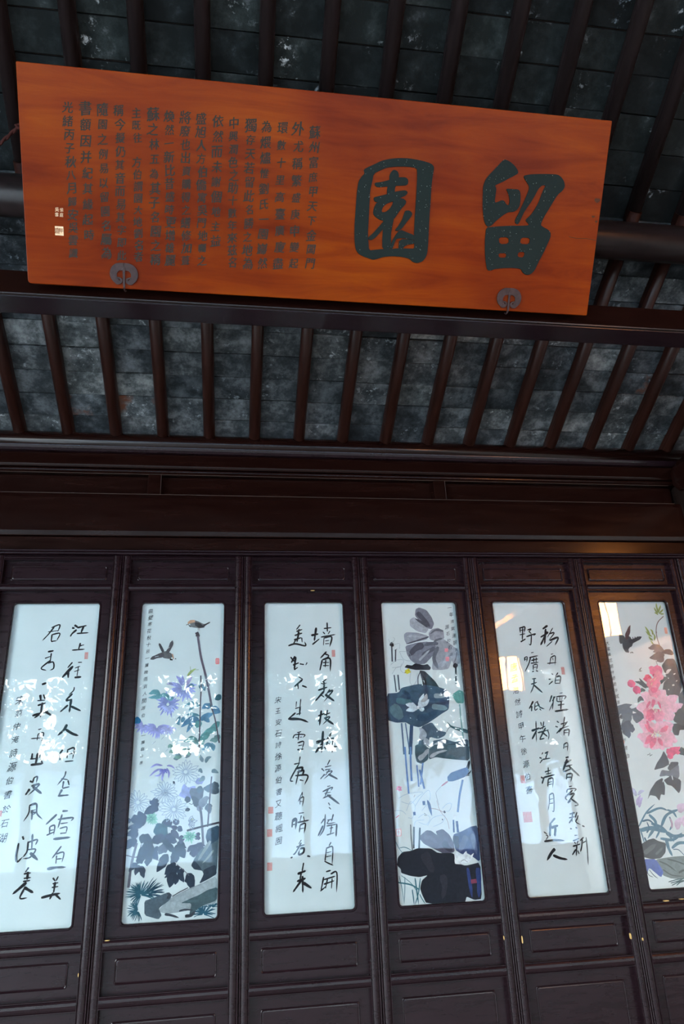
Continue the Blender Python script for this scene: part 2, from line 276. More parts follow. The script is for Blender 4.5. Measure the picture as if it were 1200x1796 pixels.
# seals [[0.1193, 0.2476], [0.1165, 0.1848]]
# hooks [[0.3356, 0.0446], [1.8103, 0.0421], [0.3843, 0.0475], [0.2912, 0.042]]
SMALL = [(0, 769, 4513, 755, 10326), (1, 401, 337, 330, 5341), (1, 412, 6241, 385, 7442), (3, 3720, 231, 3832, 2459), (3, 3463, 1265, 3535, 2690), (2, 662, 4778, 648, 10992), (4, 786, 3382, 795, 9291), (5, 207, 2201, 216, 5286), (5, 194, 6027, 187, 7916)]
SEALS = [(0, 3514, 2498, 164, 328), (0, 533, 9340, 125, 249), (2, 3449, 2550, 172, 344), (2, 291, 9691, 235, 288), (2, 237, 10644, 233, 310), (2, 235, 12015, 229, 331), (4, 3476, 3617, 178, 386), (4, 543, 8814, 223, 362), (4, 547, 10504, 437, 464)]
ART = {
 0: [
  ('character', 'b 88 25 27 34 2826 1009 2987 1111|b 76 25 27 34 2727 1144 2853 1169|b 70 25 27 34 2954 1235 2765 1422 2686 1579|b 64 25 27 34 2962 1146 3412 1031|b 76 25 27 34 3264 1072 3165 1396|b 58 25 27 34 2972 1424 3529 1388'),
  ('character', 'b 64 25 27 34 3188 1883 3129 2201|b 46 25 27 34 3168 2028 3375 1972|b 58 25 27 34 2833 2227 3422 2188'),
  ('character', 'b 52 25 27 34 2911 2802 2707 3077|b 97 25 27 34 2956 2985 2493 3541|b 86 25 27 34 2748 3208 2792 3547|b 40 25 27 34 3165 2817 3352 2809|b 34 25 27 34 3048 3083 3286 2990|b 34 25 27 34 3203 2989 3175 3497|b 34 25 27 34 3026 3252 3275 3160|b 80 25 27 34 3068 3524 3389 3501'),
  ('character', 'b 45 25 27 34 3105 3961 3083 4127 2877 4344|b 79 25 27 34 3053 4265 2803 4573 3077 4513|b 85 25 27 34 3023 4512 2992 5123|b 73 25 27 34 2904 4783 2577 5096|b 84 25 27 34 3034 4841 3507 5065'),
  ('character', 'b 95 25 27 34 2948 5649 2829 5897 2579 6139|b 94 25 27 34 2895 5862 3218 6067 3503 6166'),
  ('character', 'b 60 25 27 34 2919 6680 2675 7058|b 71 25 27 34 2801 6911 2789 7294|b 49 25 27 34 3086 6774 3092 7149|b 60 25 27 34 3056 6784 3369 6705 3337 7183|b 38 25 27 34 3094 6957 3328 6928|b 49 25 27 34 3011 7275 3396 7252'),
  ('character', 'b 48 25 27 34 3104 7687 3050 7922 2782 8273|b 41 25 27 34 2927 7994 3239 8056|b 54 25 27 34 3049 8100 3022 8409|b 48 25 27 34 3228 8074 3301 8293|b 47 25 27 34 3022 8409 3332 8345|b 68 25 27 34 3019 8446 2892 8717|b 61 25 27 34 2860 8716 3334 8691'),
  ('character', 'b 60 25 27 34 3118 9347 3367 9345|b 73 25 27 34 2900 9467 2475 9870|b 53 25 27 34 2655 9957 2676 10272|b 53 25 27 34 2655 9957 2853 9923 2850 10310|b 40 25 27 34 2684 10110 2845 10087|b 46 25 27 34 2553 10297 2879 10167|b 60 25 27 34 2961 9678 3587 9632 3523 9764|b 60 25 27 34 3124 9477 2999 10045|b 40 25 27 34 3087 9855 3415 9826|b 46 25 27 34 3075 10049 3368 10001 3361 10243|b 40 25 27 34 3115 10250 3392 10232|b 86 25 27 34 2853 10461 3569 10421'),
  ('character', 'b 53 25 27 34 3223 10753 2874 11234|b 52 25 27 34 3011 11064 3344 11009 3309 11402|b 46 25 27 34 3060 11113 3064 11449|b 39 25 27 34 3045 11260 3305 11243|b 84 25 27 34 2723 11624 3079 11584 3496 11588'),
  ('character', 'b 52 25 27 34 2996 11975 3115 12108|b 45 25 27 34 3220 11929 3134 12109|b 45 25 27 34 3008 12201 3252 12173|b 45 25 27 34 2993 12343 3267 12318|b 71 25 27 34 3112 12137 3089 12554|b 83 25 27 34 2604 12710 3005 12630 3368 12581|b 64 25 27 34 3068 12536 2949 12797|b 71 25 27 34 3121 12568 3411 12823'),
  ('character', 'b 52 25 27 34 1778 1130 2148 992 2089 1339|b 35 25 27 34 1634 1335 2149 1269|b 52 25 27 34 1907 1090 1660 1469 1427 1758|b 52 25 27 34 1837 1471 1834 1803|b 52 25 27 34 1826 1471 2192 1416 2080 1777|b 46 25 27 34 1834 1803 2078 1765'),
  ('character', 'b 69 25 27 34 1739 2293 2002 2245|b 40 25 27 34 1637 2606 1883 2513|b 52 25 27 34 1905 2358 1891 2837|b 57 25 27 34 1903 2695 1524 3058 1775 3175|b 51 25 27 34 1798 2836 2033 2788 2084 3067 1917 3177'),
  ('character', 'b 85 25 27 34 1636 3821 1839 3752'),
  ('character', 'b 79 25 27 34 1619 4289 1676 4559|b 51 25 27 34 1762 4276 1858 4508|b 45 25 27 34 1516 4555 1872 4541|b 67 25 27 34 1557 4774 1912 4662|b 73 25 27 34 1750 4648 1735 5317|b 83 25 27 34 1371 5228 2059 5035|b 56 25 27 34 1742 5146 1463 5337|b 84 25 27 34 1889 5031 2271 5277'),
  ('character', 'b 33 25 27 34 1706 5850 1860 5817|b 39 25 27 34 1723 6041 1708 6324|b 50 25 27 34 1713 6051 1955 6005 1908 6383|b 38 25 27 34 1437 6238 2003 6207|b 28 25 27 34 1798 6106 1839 6186'),
  ('character', 'b 61 25 27 34 1572 6875 1567 7114|b 89 25 27 34 1811 6863 1759 7378|b 54 25 27 34 1502 7112 1774 7108|b 55 25 27 34 1902 6918 1901 7080|b 88 25 27 34 1552 7371 2090 7325|b 68 25 27 34 1971 7127 2060 7343'),
  ('character', 'b 67 25 27 34 1599 8046 1728 8108|b 74 25 27 34 1638 8375 1477 8631|b 54 25 27 34 1769 7907 1719 8139|b 54 25 27 34 1758 7919 1901 7880 1880 8145|b 67 25 27 34 1689 8264 2027 8201 1605 8636|b 87 25 27 34 1755 8285 2168 8595'),
  ('character', 'b 47 25 27 34 1711 9049 1706 9380 1525 9707|b 60 25 27 34 1700 9061 1992 9011 2055 9395 2318 9651|b 40 25 27 34 1778 9298 1993 9239|b 46 25 27 34 1785 9359 1999 9350 1890 9449|b 60 25 27 34 1860 9240 1865 9662'),
  ('character', 'b 66 25 27 34 1564 10287 1631 10434|b 72 25 27 34 1441 10550 1397 11044 1469 11281 1674 11092|b 59 25 27 34 1821 10508 1822 10888 1683 11116|b 59 25 27 34 1813 10549 2188 10448 2138 10666|b 59 25 27 34 1973 10216 2002 10837|b 52 25 27 34 1834 10829 2170 10833 1975 11131 1671 11174|b 98 25 27 34 1954 10953 2312 11265'),
  ('character', 'b 52 25 27 34 1971 11516 1846 11707|b 52 25 27 34 1791 11762 2089 11737|b 84 25 27 34 1961 11690 1955 12001|b 45 25 27 34 1812 11936 2109 11911|b 51 25 27 34 1796 12050 2092 12025|b 96 25 27 34 1947 12092 1428 12514|b 58 25 27 34 1883 12318 1750 12673 2047 12679|b 96 25 27 34 1865 12271 2270 12504'),
 ],
 2: [
  ('character', 'b 87 25 27 34 2610 1233 2493 1926|b 87 25 27 34 2344 1634 2718 1557|b 63 25 27 34 2391 2098 2769 1802|b 52 25 27 34 2994 1290 3400 1240|b 64 25 27 34 3174 973 3175 1467|b 46 25 27 34 2942 1453 3055 1583|b 46 25 27 34 3306 1416 3201 1585|b 58 25 27 34 2835 1727 3592 1594|b 35 25 27 34 2991 1746 2950 2163|b 69 25 27 34 2991 1775 3383 1721 3267 2224|b 35 25 27 34 3044 1921 3260 1894|b 35 25 27 34 3040 2066 3255 2056'),
  ('character', 'b 69 25 27 34 3097 2458 2775 2791|b 52 25 27 34 2967 2554 3205 2671 3016 2823|b 63 25 27 34 2871 2866 2729 3412|b 74 25 27 34 2871 2866 3258 2815 3254 3449|b 51 25 27 34 3049 2869 3003 3248|b 40 25 27 34 2895 3008 3223 3002|b 40 25 27 34 2891 3161 3218 3155'),
  ('character', 'b 45 25 27 34 3053 3815 2796 4027 3075 4010|b 79 25 27 34 2924 3952 2909 4416|b 67 25 27 34 2617 4355 3097 4205|b 79 25 27 34 2921 4394 2463 4871|b 50 25 27 34 2725 4555 2912 4690|b 51 25 27 34 3207 4317 2959 4636|b 62 25 27 34 3066 4474 3347 4386 2883 4908|b 95 25 27 34 2961 4560 3414 4893'),
  ('character', 'b 61 25 27 34 2584 5576 2917 5455|b 72 25 27 34 2753 5317 2638 6030|b 50 25 27 34 2732 5638 2576 5843|b 44 25 27 34 2875 5529 3197 5435|b 50 25 27 34 3062 5297 2984 5613|b 55 25 27 34 2870 5690 3163 5633 2795 5982|b 83 25 27 34 2926 5708 3346 5996'),
  ('character', 'b 98 25 27 34 2440 6814 2907 6650|b 83 25 27 34 2808 6279 2701 7278|b 93 25 27 34 2763 6855 2400 7269|b 66 25 27 34 3250 6344 2892 6775|b 82 25 27 34 2883 6722 3351 6610|b 60 25 27 34 3014 6758 2881 7139|b 60 25 27 34 3294 6661 3205 7294|b 66 25 27 34 2818 7033 3502 7008|b 44 25 27 34 3044 6848 3162 6955'),
  ('character', 'b 38 25 27 34 3096 7598 2957 7845|b 49 25 27 34 2681 7968 2807 8094|b 48 25 27 34 2830 8227 2607 8446|b 38 25 27 34 2845 7917 3169 7857|b 38 25 27 34 2841 8044 3137 8009|b 38 25 27 34 3054 8042 2844 8298|b 43 25 27 34 2893 8148 3187 8112 2775 8447|b 70 25 27 34 2998 8233 3446 8476'),
  ('character', 'b 32 25 27 34 2926 8779 3084 8749|b 48 25 27 34 2704 8994 3163 8817 3093 8960|b 48 25 27 34 2971 8885 2805 9197|b 32 25 27 34 2782 9072 3102 9025|b 43 25 27 34 2750 9244 3124 9150|b 43 25 27 34 3044 9137 2695 9291|b 75 25 27 34 2915 9132 3485 9570|b 43 25 27 34 2957 9479 3028 9600|b 37 25 27 34 2977 9677 3076 9774'),
  ('character', 'b 47 25 27 34 2744 10154 2584 10360|b 48 25 27 34 2803 9963 2721 10558 2489 10906|b 63 25 27 34 2682 10441 2432 10880|b 37 25 27 34 2879 10228 3168 10182|b 48 25 27 34 3175 9978 3074 10285|b 37 25 27 34 2970 10222 2885 10373 3269 10332|b 63 25 27 34 3320 10397 3262 10942|b 42 25 27 34 2845 10468 3319 10407|b 31 25 27 34 2974 10570 3155 10544|b 42 25 27 34 3079 10459 3001 10858|b 42 25 27 34 2833 10850 3200 10762'),
  ('character', 'b 47 25 27 34 3028 11150 2923 11305|b 52 25 27 34 2810 11399 2720 11928|b 52 25 27 34 2789 11398 3048 11326 3095 11479 3037 12107|b 31 25 27 34 2809 11582 3041 11537|b 31 25 27 34 2788 11745 3035 11701|b 41 25 27 34 2695 11918 3099 12110'),
  ('character', 'b 51 25 27 34 2759 12347 2988 12303|b 56 25 27 34 2649 12552 2504 13109|b 57 25 27 34 2963 12449 3244 12408 3204 13192|b 51 25 27 34 2646 12662 3187 12544|b 51 25 27 34 2640 12844 3129 12724|b 46 25 27 34 2823 12607 2711 13029|b 41 25 27 34 3029 12618 2978 13044|b 46 25 27 34 2479 13107 2761 12923'),
  ('character', 'b 52 25 27 34 1799 1080 1598 1336|b 58 25 27 34 1596 1423 1910 1315|b 46 25 27 34 1737 1285 1663 1570|b 63 25 27 34 1507 1626 1907 1502|b 69 25 27 34 1474 1857 1845 1734|b 75 25 27 34 1735 1431 1616 1974|b 52 25 27 34 1614 1778 1414 2087|b 46 25 27 34 1862 1734 1886 1977|b 69 25 27 34 1184 2142 1540 2048 2038 2152 2002 1938'),
  ('character', 'b 63 25 27 34 1291 2701 1481 2942|b 68 25 27 34 1514 2665 1316 2996|b 85 25 27 34 1542 2694 1464 3351|b 62 25 27 34 1399 3109 1708 2990|b 51 25 27 34 1464 3335 1647 3214|b 57 25 27 34 1741 3047 1962 3090|b 40 25 27 34 2112 2985 2035 3119'),
  ('character', 'b 39 25 27 34 1673 3679 1890 3816|b 73 25 27 34 1862 3821 1440 4166|b 56 25 27 34 1622 4010 1646 4280|b 62 25 27 34 1834 4108 2080 4206'),
  ('character', 'b 45 25 27 34 1760 4752 1714 5151|b 33 25 27 34 1552 4856 1520 5147|b 39 25 27 34 1480 5200 1782 5115|b 61 25 27 34 1726 5130 1680 5526|b 39 25 27 34 1531 5469 1776 5411|b 66 25 27 34 1499 5393 1143 5672|b 94 25 27 34 1132 5672 1704 5703 2116 5857'),
  ('character', 'b 38 25 27 34 1545 6317 1760 6276|b 44 25 27 34 1350 6573 1473 6409 1922 6422 1826 6561|b 49 25 27 34 1650 6299 1594 6684|b 27 25 27 34 1471 6524 1580 6559|b 27 25 27 34 1689 6531 1799 6523|b 49 25 27 34 1565 6787 1861 6734 1789 7053|b 33 25 27 34 1601 6918 1803 6888|b 54 25 27 34 1549 7097 1854 7071'),
  ('character', 'b 43 25 27 34 1685 7398 1614 7748|b 48 25 27 34 1387 7740 1679 7689|b 54 25 27 34 1653 7678 1217 8390 1344 8495|b 75 25 27 34 1438 7945 1784 7896 1716 8056|b 75 25 27 34 1543 8100 1835 8025 1766 8259|b 64 25 27 34 1433 8247 2019 8258 1865 8664|b 48 25 27 34 1620 7982 1454 8648|b 43 25 27 34 1645 8436 1826 8487'),
  ('character', 'b 32 25 27 34 1763 8963 1548 9393|b 32 25 27 34 1752 8973 1749 9155|b 42 25 27 34 1630 9249 1812 9197 1740 9597|b 37 25 27 34 1641 9240 1636 9519|b 26 25 27 34 1638 9387 1771 9368'),
  ('character', 'b 58 25 27 34 1283 10188 1253 10469|b 89 25 27 34 1267 10206 1452 10118 1408 10547|b 37 25 27 34 1270 10350 1422 10323|b 37 25 27 34 1566 9881 1825 9858|b 37 25 27 34 1691 9964 1623 10222|b 32 25 27 34 1785 10016 1833 10231|b 52 25 27 34 1507 10265 2055 10183|b 47 25 27 34 1631 10371 1578 10698|b 58 25 27 34 1620 10380 1868 10319 1797 10732|b 31 25 27 34 1633 10534 1812 10508'),
  ('character', 'b 31 25 27 34 1672 10992 1544 11170|b 47 25 27 34 1438 11282 1824 11197|b 52 25 27 34 1670 11109 1393 11514 1279 11578|b 72 25 27 34 1603 11360 1769 11335 1755 11508 1547 11591 1592 11360|b 51 25 27 34 1174 11712 1272 11675|b 57 25 27 34 1923 11661 2072 11701'),
  ('character', 'b 51 25 27 34 1757 11931 1678 12291|b 77 25 27 34 1472 12372 1854 12259|b 61 25 27 34 1647 12317 1580 12606|b 76 25 27 34 1442 12666 1847 12556|b 77 25 27 34 1696 12457 1698 13132|b 76 25 27 34 1641 12636 1257 13086|b 97 25 27 34 1721 12731 2094 12973'),
 ],
 4: [
  ('character', 'b 86 25 27 34 2998 1224 2680 1421|b 75 25 27 34 2508 1851 2937 1617 2828 1565|b 86 25 27 34 2864 1402 2672 2231|b 75 25 27 34 2748 1808 2443 2278|b 40 25 27 34 3271 1354 2874 1880|b 50 25 27 34 3012 1678 3309 1620 2930 2032|b 85 25 27 34 2983 2033 3481 1876 3244 2288|b 40 25 27 34 3132 2065 2747 2357'),
  ('character', 'b 30 25 27 34 2948 2759 3079 2726|b 35 25 27 34 2918 2913 2784 3301|b 45 25 27 34 2906 2923 3164 2852 3077 3331|b 45 25 27 34 2665 3226 3189 3189|b 30 25 27 34 3007 2949 3013 3073'),
  ('character', 'b 49 25 27 34 2818 3748 2905 3817|b 49 25 27 34 2615 4045 2741 4033|b 44 25 27 34 2829 4136 2572 4320|b 44 25 27 34 3184 3705 2999 3916|b 49 25 27 34 3019 3922 2925 4278|b 64 25 27 34 3007 3931 3281 3912 3180 4308|b 34 25 27 34 2980 4101 3227 4081|b 34 25 27 34 2929 4254 3200 4250'),
  ('character', 'b 63 25 27 34 2663 4853 2485 5201|b 44 25 27 34 2835 4905 2620 5156|b 39 25 27 34 2687 5186 2393 5622|b 49 25 27 34 2757 4913 2575 5570|b 29 25 27 34 3095 4762 3276 4733|b 49 25 27 34 2889 4925 3403 4903 3287 5076|b 44 25 27 34 2920 4954 2912 5163 3261 5138|b 29 25 27 34 3080 4920 3045 5133|b 29 25 27 34 3214 4922 3148 5135|b 63 25 27 34 3130 5149 3022 5590|b 49 25 27 34 2897 5352 3285 5304|b 73 25 27 34 2695 5653 3447 5568'),
  ('character', 'b 48 25 27 34 2721 6125 2828 6216|b 48 25 27 34 2603 6385 2744 6422|b 48 25 27 34 2883 6499 2596 6739|b 48 25 27 34 2898 6287 3290 6195|b 48 25 27 34 3181 5927 3012 6429|b 48 25 27 34 2810 6516 3335 6382|b 48 25 27 34 3295 6163 2729 6697|b 43 25 27 34 3035 6596 2994 6842|b 72 25 27 34 3026 6591 3304 6566 3213 6894|b 34 25 27 34 3032 6706 3257 6694'),
  ('character', 'b 43 25 27 34 2929 7233 2864 7475|b 43 25 27 34 2916 7250 3121 7202 3045 7594|b 29 25 27 34 2919 7386 3095 7360'),
  ('character', 'b 71 25 27 34 2901 7894 3075 7853|b 81 25 27 34 2802 8147 3195 7996|b 82 25 27 34 2972 7953 2658 8499|b 54 25 27 34 2833 8302 3213 8228|b 54 25 27 34 2678 8551 3126 8404|b 70 25 27 34 3008 8287 3491 8782|b 54 25 27 34 2846 8638 2772 8908|b 59 25 27 34 2831 8657 3111 8657 2982 9016|b 48 25 27 34 2817 8809 3059 8797'),
  ('character', 'b 38 25 27 34 2848 9237 3017 9208|b 48 25 27 34 2689 9505 2783 9350 3194 9340 3075 9470|b 54 25 27 34 3013 9398 2600 9700 2671 9851|b 53 25 27 34 2785 9608 3071 9560 2671 9950 2880 9850|b 59 25 27 34 2867 9790 3185 10045 2982 10110'),
  ('character', 'b 53 25 27 34 2669 10464 2953 10408|b 53 25 27 34 2846 10379 2730 10830|b 42 25 27 34 2613 10632 2923 10587|b 53 25 27 34 2769 10667 2572 10872|b 48 25 27 34 3069 10388 2929 10645|b 48 25 27 34 3100 10536 2996 10745|b 48 25 27 34 3059 10641 2938 10820 3166 10960|b 47 25 27 34 2589 11103 2692 11118|b 47 25 27 34 2875 11058 2973 11106|b 47 25 27 34 3220 11001 3351 11051'),
  ('character', 'b 31 25 27 34 2759 11408 2921 11406|b 47 25 27 34 2636 11640 2979 11551|b 42 25 27 34 2712 11681 2760 11788|b 37 25 27 34 2909 11634 2815 11791|b 52 25 27 34 2596 11875 2992 11789|b 52 25 27 34 2810 11819 2699 12302|b 57 25 27 34 2734 12004 2505 12246|b 42 25 27 34 2812 12064 2862 12217|b 52 25 27 34 3209 11505 2993 11657|b 58 25 27 34 3137 11597 3046 11896 2939 12127|b 47 25 27 34 3087 11756 3348 11664|b 47 25 27 34 3336 11511 3299 12088 3233 12702'),
  ('character', 'b 60 25 27 34 1392 1358 1539 1324 1712 1300 1630 1614|b 50 25 27 34 1430 1349 1420 1612|b 35 25 27 34 1465 1476 1664 1452|b 45 25 27 34 1369 1713 1687 1655|b 55 25 27 34 1590 1340 1468 2016|b 55 25 27 34 1369 2090 1675 1923|b 50 25 27 34 1826 1464 2040 1405 1874 1566|b 50 25 27 34 1919 1546 2028 1669|b 55 25 27 34 1722 1818 2241 1661 2108 1771|b 50 25 27 34 2024 1699 1910 2222 1799 2196'),
  ('character', 'b 54 25 27 34 1474 2892 1447 3084|b 45 25 27 34 1461 2912 1616 2880 1543 3135|b 30 25 27 34 1457 3011 1576 2978|b 30 25 27 34 1860 2670 2017 2637|b 45 25 27 34 1720 2916 2226 2814|b 55 25 27 34 1796 2897 1662 3210 1382 3645|b 49 25 27 34 1803 3065 2200 2987|b 45 25 27 34 1964 2924 1928 3165|b 35 25 27 34 2108 2902 2058 3167|b 44 25 27 34 1755 3212 2200 3159|b 44 25 27 34 1884 3292 1845 3556|b 44 25 27 34 1900 3287 2104 3281 2026 3559|b 30 25 27 34 1890 3424 2059 3403|b 44 25 27 34 1873 3610 1769 3652|b 49 25 27 34 1985 3587 2103 3633'),
  ('character', 'b 49 25 27 34 1715 4014 1947 3985|b 49 25 27 34 1625 4277 1969 4178|b 54 25 27 34 1841 3997 1751 4366 1534 4729|b 73 25 27 34 1775 4309 2196 4719'),
  ('character', 'b 63 25 27 34 1625 5115 1345 5503|b 63 25 27 34 1504 5348 1464 5623|b 39 25 27 34 1879 5121 1689 5230|b 44 25 27 34 1699 5235 1651 5557 1825 5482|b 39 25 27 34 1665 5394 1954 5297|b 53 25 27 34 1836 5167 1926 5414 2174 5523|b 43 25 27 34 1903 5498 1986 5589'),
  ('character', 'b 81 25 27 34 1316 6566 1782 6432|b 43 25 27 34 1621 6096 1494 7117|b 72 25 27 34 1588 6555 1281 6975|b 48 25 27 34 1866 6149 1885 6352|b 48 25 27 34 1754 6486 2098 6349|b 43 25 27 34 2030 6130 1907 6537|b 52 25 27 34 1626 6666 2245 6537|b 62 25 27 34 2085 6431 1678 6986|b 72 25 27 34 1836 6608 2118 6863|b 43 25 27 34 2161 6525 2209 6765 2134 7023|b 52 25 27 34 1678 6986 1956 6940'),
  ('character', 'b 38 25 27 34 1765 7605 1682 7700|b 49 25 27 34 1536 7839 1666 7879|b 43 25 27 34 1686 7936 1524 8104|b 60 25 27 34 1849 7654 2057 7573|b 49 25 27 34 1989 7638 1850 7911|b 49 25 27 34 1693 7931 2122 7884'),
  ('character', 'b 64 25 27 34 1484 8740 1608 8815|b 64 25 27 34 1647 8746 1491 9061|b 48 25 27 34 1716 8517 2034 8442|b 43 25 27 34 1931 8301 1873 8674|b 38 25 27 34 1757 8619 2071 8570|b 64 25 27 34 1621 8766 2228 8651|b 54 25 27 34 1845 8854 1763 9196|b 54 25 27 34 1834 8849 2088 8823 2007 9255|b 37 25 27 34 1839 8999 2036 8971|b 37 25 27 34 1824 9099 2020 9071'),
  ('character', 'b 43 25 27 34 1792 9550 1737 9902 1612 10273|b 48 25 27 34 1778 9569 2001 9543 1914 10262 1805 10282|b 32 25 27 34 1775 9766 1970 9739|b 32 25 27 34 1744 9961 1939 9935'),
  ('character', 'b 79 25 27 34 1915 10606 1600 10877|b 100 25 27 34 1649 10812 1529 11399|b 99 25 27 34 1660 11024 2028 10934|b 99 25 27 34 1872 11014 1775 11410|b 42 25 27 34 1251 11177 1419 11299|b 36 25 27 34 1338 11324 1433 11385 1271 11576|b 78 25 27 34 1213 11597 1750 11566 2249 11612'),
  ('character', 'b 109 25 27 34 1702 11931 1502 12094 1223 12416|b 98 25 27 34 1555 12204 1897 12347 2251 12420'),
 ],
 1: [
  ('sparrow', 'p 0 120 118 118 2205 1004 2267 864 2474 794 2720 872 2969 1000 3116 1021 3023 1186 2805 1220 2513 1182 2302 1135|p 0 208 160 132 2201 914 2328 804 2537 795 2575 906 2383 965 2225 1014|p 0 60 58 62 2561 906 2821 958 3057 1187 2756 1199 2567 1082|b 74 60 58 62 2972 1101 3308 912|k 35 60 58 62 2276 1085 2366 1156|k 50 232 238 238 2273 1005 2333 1045|k 25 30 30 34 2253 994 2263 999|b 35 70 60 60 2215 1024 2139 1054|k 20 150 120 110 2732 1209 2722 1339|k 20 150 120 110 2781 1209 2799 1330'),
  ('sparrow', 'p 0 105 102 104 987 2398 1220 2328 1462 2428 1612 2576 1429 2718 1143 2675 996 2567|b 213 95 92 96 1134 2496 809 2589 510 2714|b 175 95 92 96 1272 2426 1424 2135 1518 1818|b 126 80 78 84 1104 2375 877 1943|k 252 212 164 138 1542 2599 1598 2585|k 97 235 240 240 1484 2680 1532 2700|k 29 35 35 40 1493 2676 1503 2681|b 78 35 35 40 1430 2728 1573 2769|b 39 35 35 40 1674 2698 1733 2732|b 24 225 230 232 1218 2279 1400 2135|b 24 225 230 232 716 2611 902 2566'),
  ('dead_stem', 'k 168 75 68 76 2657 1418 2730 1568|k 118 75 68 76 2633 1557 2809 1619|k 108 112 102 116 2722 1608 2782 1955 2911 2643 3090 3274 3251 3897 3485 4957|k 63 95 85 95 2932 3534 2966 4269 2961 4967 2969 7091|k 62 95 85 95 3423 4932 3651 5537 3889 6675|k 24 95 85 95 3392 3828 3351 4041'),
  ('seal', 'p 0 232 130 130 3615 2711 3798 2714 3805 3005 3622 3003|k 24 240 200 200 3674 2761 3679 2955|k 24 240 200 200 3732 2761 3746 2956'),
  ('insect', 'l 125 168 186 120 2294 3570 2451 3359 2706 3195|k 19 150 170 120 2590 3265 2827 3260|k 19 150 170 120 2451 3359 2417 3094'),
  ('chrysanthemum', 'l 163 152 152 206 2101 4016 1948 3730 1774 3528|l 144 152 152 206 2146 3970 2089 3733 2041 3504|l 163 172 158 200 2240 3972 2373 3785 2517 3589|l 144 140 138 180 1865 3988 1580 3888 1339 3917|l 124 156 160 214 2067 4092 1836 3934 1529 3842|l 124 156 160 214 2061 4107 1824 4001 1534 3958|l 124 156 160 214 2059 4138 1804 4118 1565 4157|l 124 156 160 214 2061 4146 1810 4144 1591 4200|l 124 156 160 214 2067 4166 1789 4218 1581 4333|l 124 156 160 214 2079 4187 1894 4266 1767 4395|l 124 156 160 214 2098 4207 1955 4341 1840 4529|l 124 156 160 214 2102 4210 1974 4347 1866 4537|l 124 156 160 214 2124 4222 2072 4382 1993 4591|l 124 156 160 214 2149 4228 2174 4470 2123 4776|l 124 156 160 214 2168 4228 2225 4384 2230 4586|l 124 156 160 214 2186 4224 2293 4419 2361 4672|l 124 156 160 214 2205 4215 2367 4424 2539 4701|l 124 156 160 214 2223 4201 2355 4315 2533 4481|l 124 156 160 214 2236 4183 2376 4253 2576 4372|l 124 156 160 214 2243 4167 2443 4215 2704 4323|l 124 156 160 214 2244 4161 2454 4197 2717 4292|l 124 156 160 214 2247 4137 2477 4114 2711 4147|l 124 156 160 214 2241 4109 2533 4006 2767 3966|l 124 156 160 214 2233 4090 2450 3967 2607 3895|l 96 176 182 226 2110 4214 1904 4225 1731 4281|l 96 176 182 226 2113 4223 1965 4256 1856 4323|l 96 176 182 226 2115 4226 1975 4269 1876 4345|l 96 176 182 226 2125 4238 1991 4335 1891 4472|l 96 176 182 226 2132 4244 2035 4368 1947 4532|l 96 176 182 226 2146 4250 2128 4365 2083 4514|l 96 176 182 226 2154 4252 2171 4422 2137 4636|l 96 176 182 226 2158 4252 2194 4423 2178 4638|l 96 176 182 226 2175 4249 2247 4368 2302 4522|l 96 176 182 226 2181 4246 2286 4391 2393 4579|l 96 176 182 226 2193 4236 2285 4305 2413 4407|l 96 176 182 226 2194 4234 2318 4318 2489 4443|l 96 176 182 226 2202 4217 2331 4235 2488 4288|l 96 176 182 226 2203 4208 2375 4201 2557 4233|l 114 145 150 205 1432 4799 1349 4492 1343 4250|l 114 145 150 205 1418 4802 1295 4528 1213 4316|l 114 145 150 205 1396 4814 1239 4609 1044 4458|l 114 145 150 205 1390 4820 1226 4645 1008 4523|l 114 145 150 205 1382 4836 1167 4702 888 4625|l 114 145 150 205 1377 4855 1185 4809 979 4810|l 114 145 150 205 1380 4878 1145 4899 955 4972|l 114 145 150 205 1383 4884 1155 4926 983 5019|l 114 145 150 205 1394 4902 1207 5000 1076 5147|l 114 145 150 205 1411 4917 1263 5113 1127 5372|l 114 145 150 205 1427 4924 1396 5075 1332 5270|l 114 145 150 205 1443 4927 1479 5133 1450 5393|l 114 145 150 205 1462 4926 1578 5165 1640 5466|l 114 145 150 205 1480 4918 1596 5063 1722 5256|l 114 145 150 205 1494 4906 1624 5004 1804 5148|l 114 145 150 205 1502 4892 1691 4966 1946 5095|l 114 145 150 205 1505 4885 1710 4934 1972 5039|l 114 145 150 205 1507 4864 1738 4842 1972 4872|l 114 145 150 205 1501 4841 1786 4724 2009 4667|l 114 145 150 205 1492 4825 1690 4681 1833 4585|l 114 145 150 205 1481 4814 1622 4635 1739 4505|l 114 145 150 205 1467 4805 1562 4541 1680 4337|l 85 178 184 228 1401 4941 1223 4953 1076 5004|l 85 178 184 228 1405 4951 1280 4985 1191 5048|l 85 178 184 228 1408 4957 1295 5002 1216 5075|l 85 178 184 228 1420 4968 1328 5063 1252 5193|l 85 178 184 228 1430 4974 1382 5092 1320 5245|l 85 178 184 228 1446 4978 1462 5080 1445 5211|l 85 178 184 228 1455 4978 1512 5123 1529 5307|l 85 178 184 228 1461 4976 1534 5117 1577 5297|l 85 178 184 228 1477 4968 1558 5050 1659 5163|l 85 178 184 228 1483 4962 1599 5050 1759 5178|l 85 178 184 228 1490 4947 1592 4968 1721 5018|l 85 178 184 228 1491 4943 1630 4959 1797 5012'),
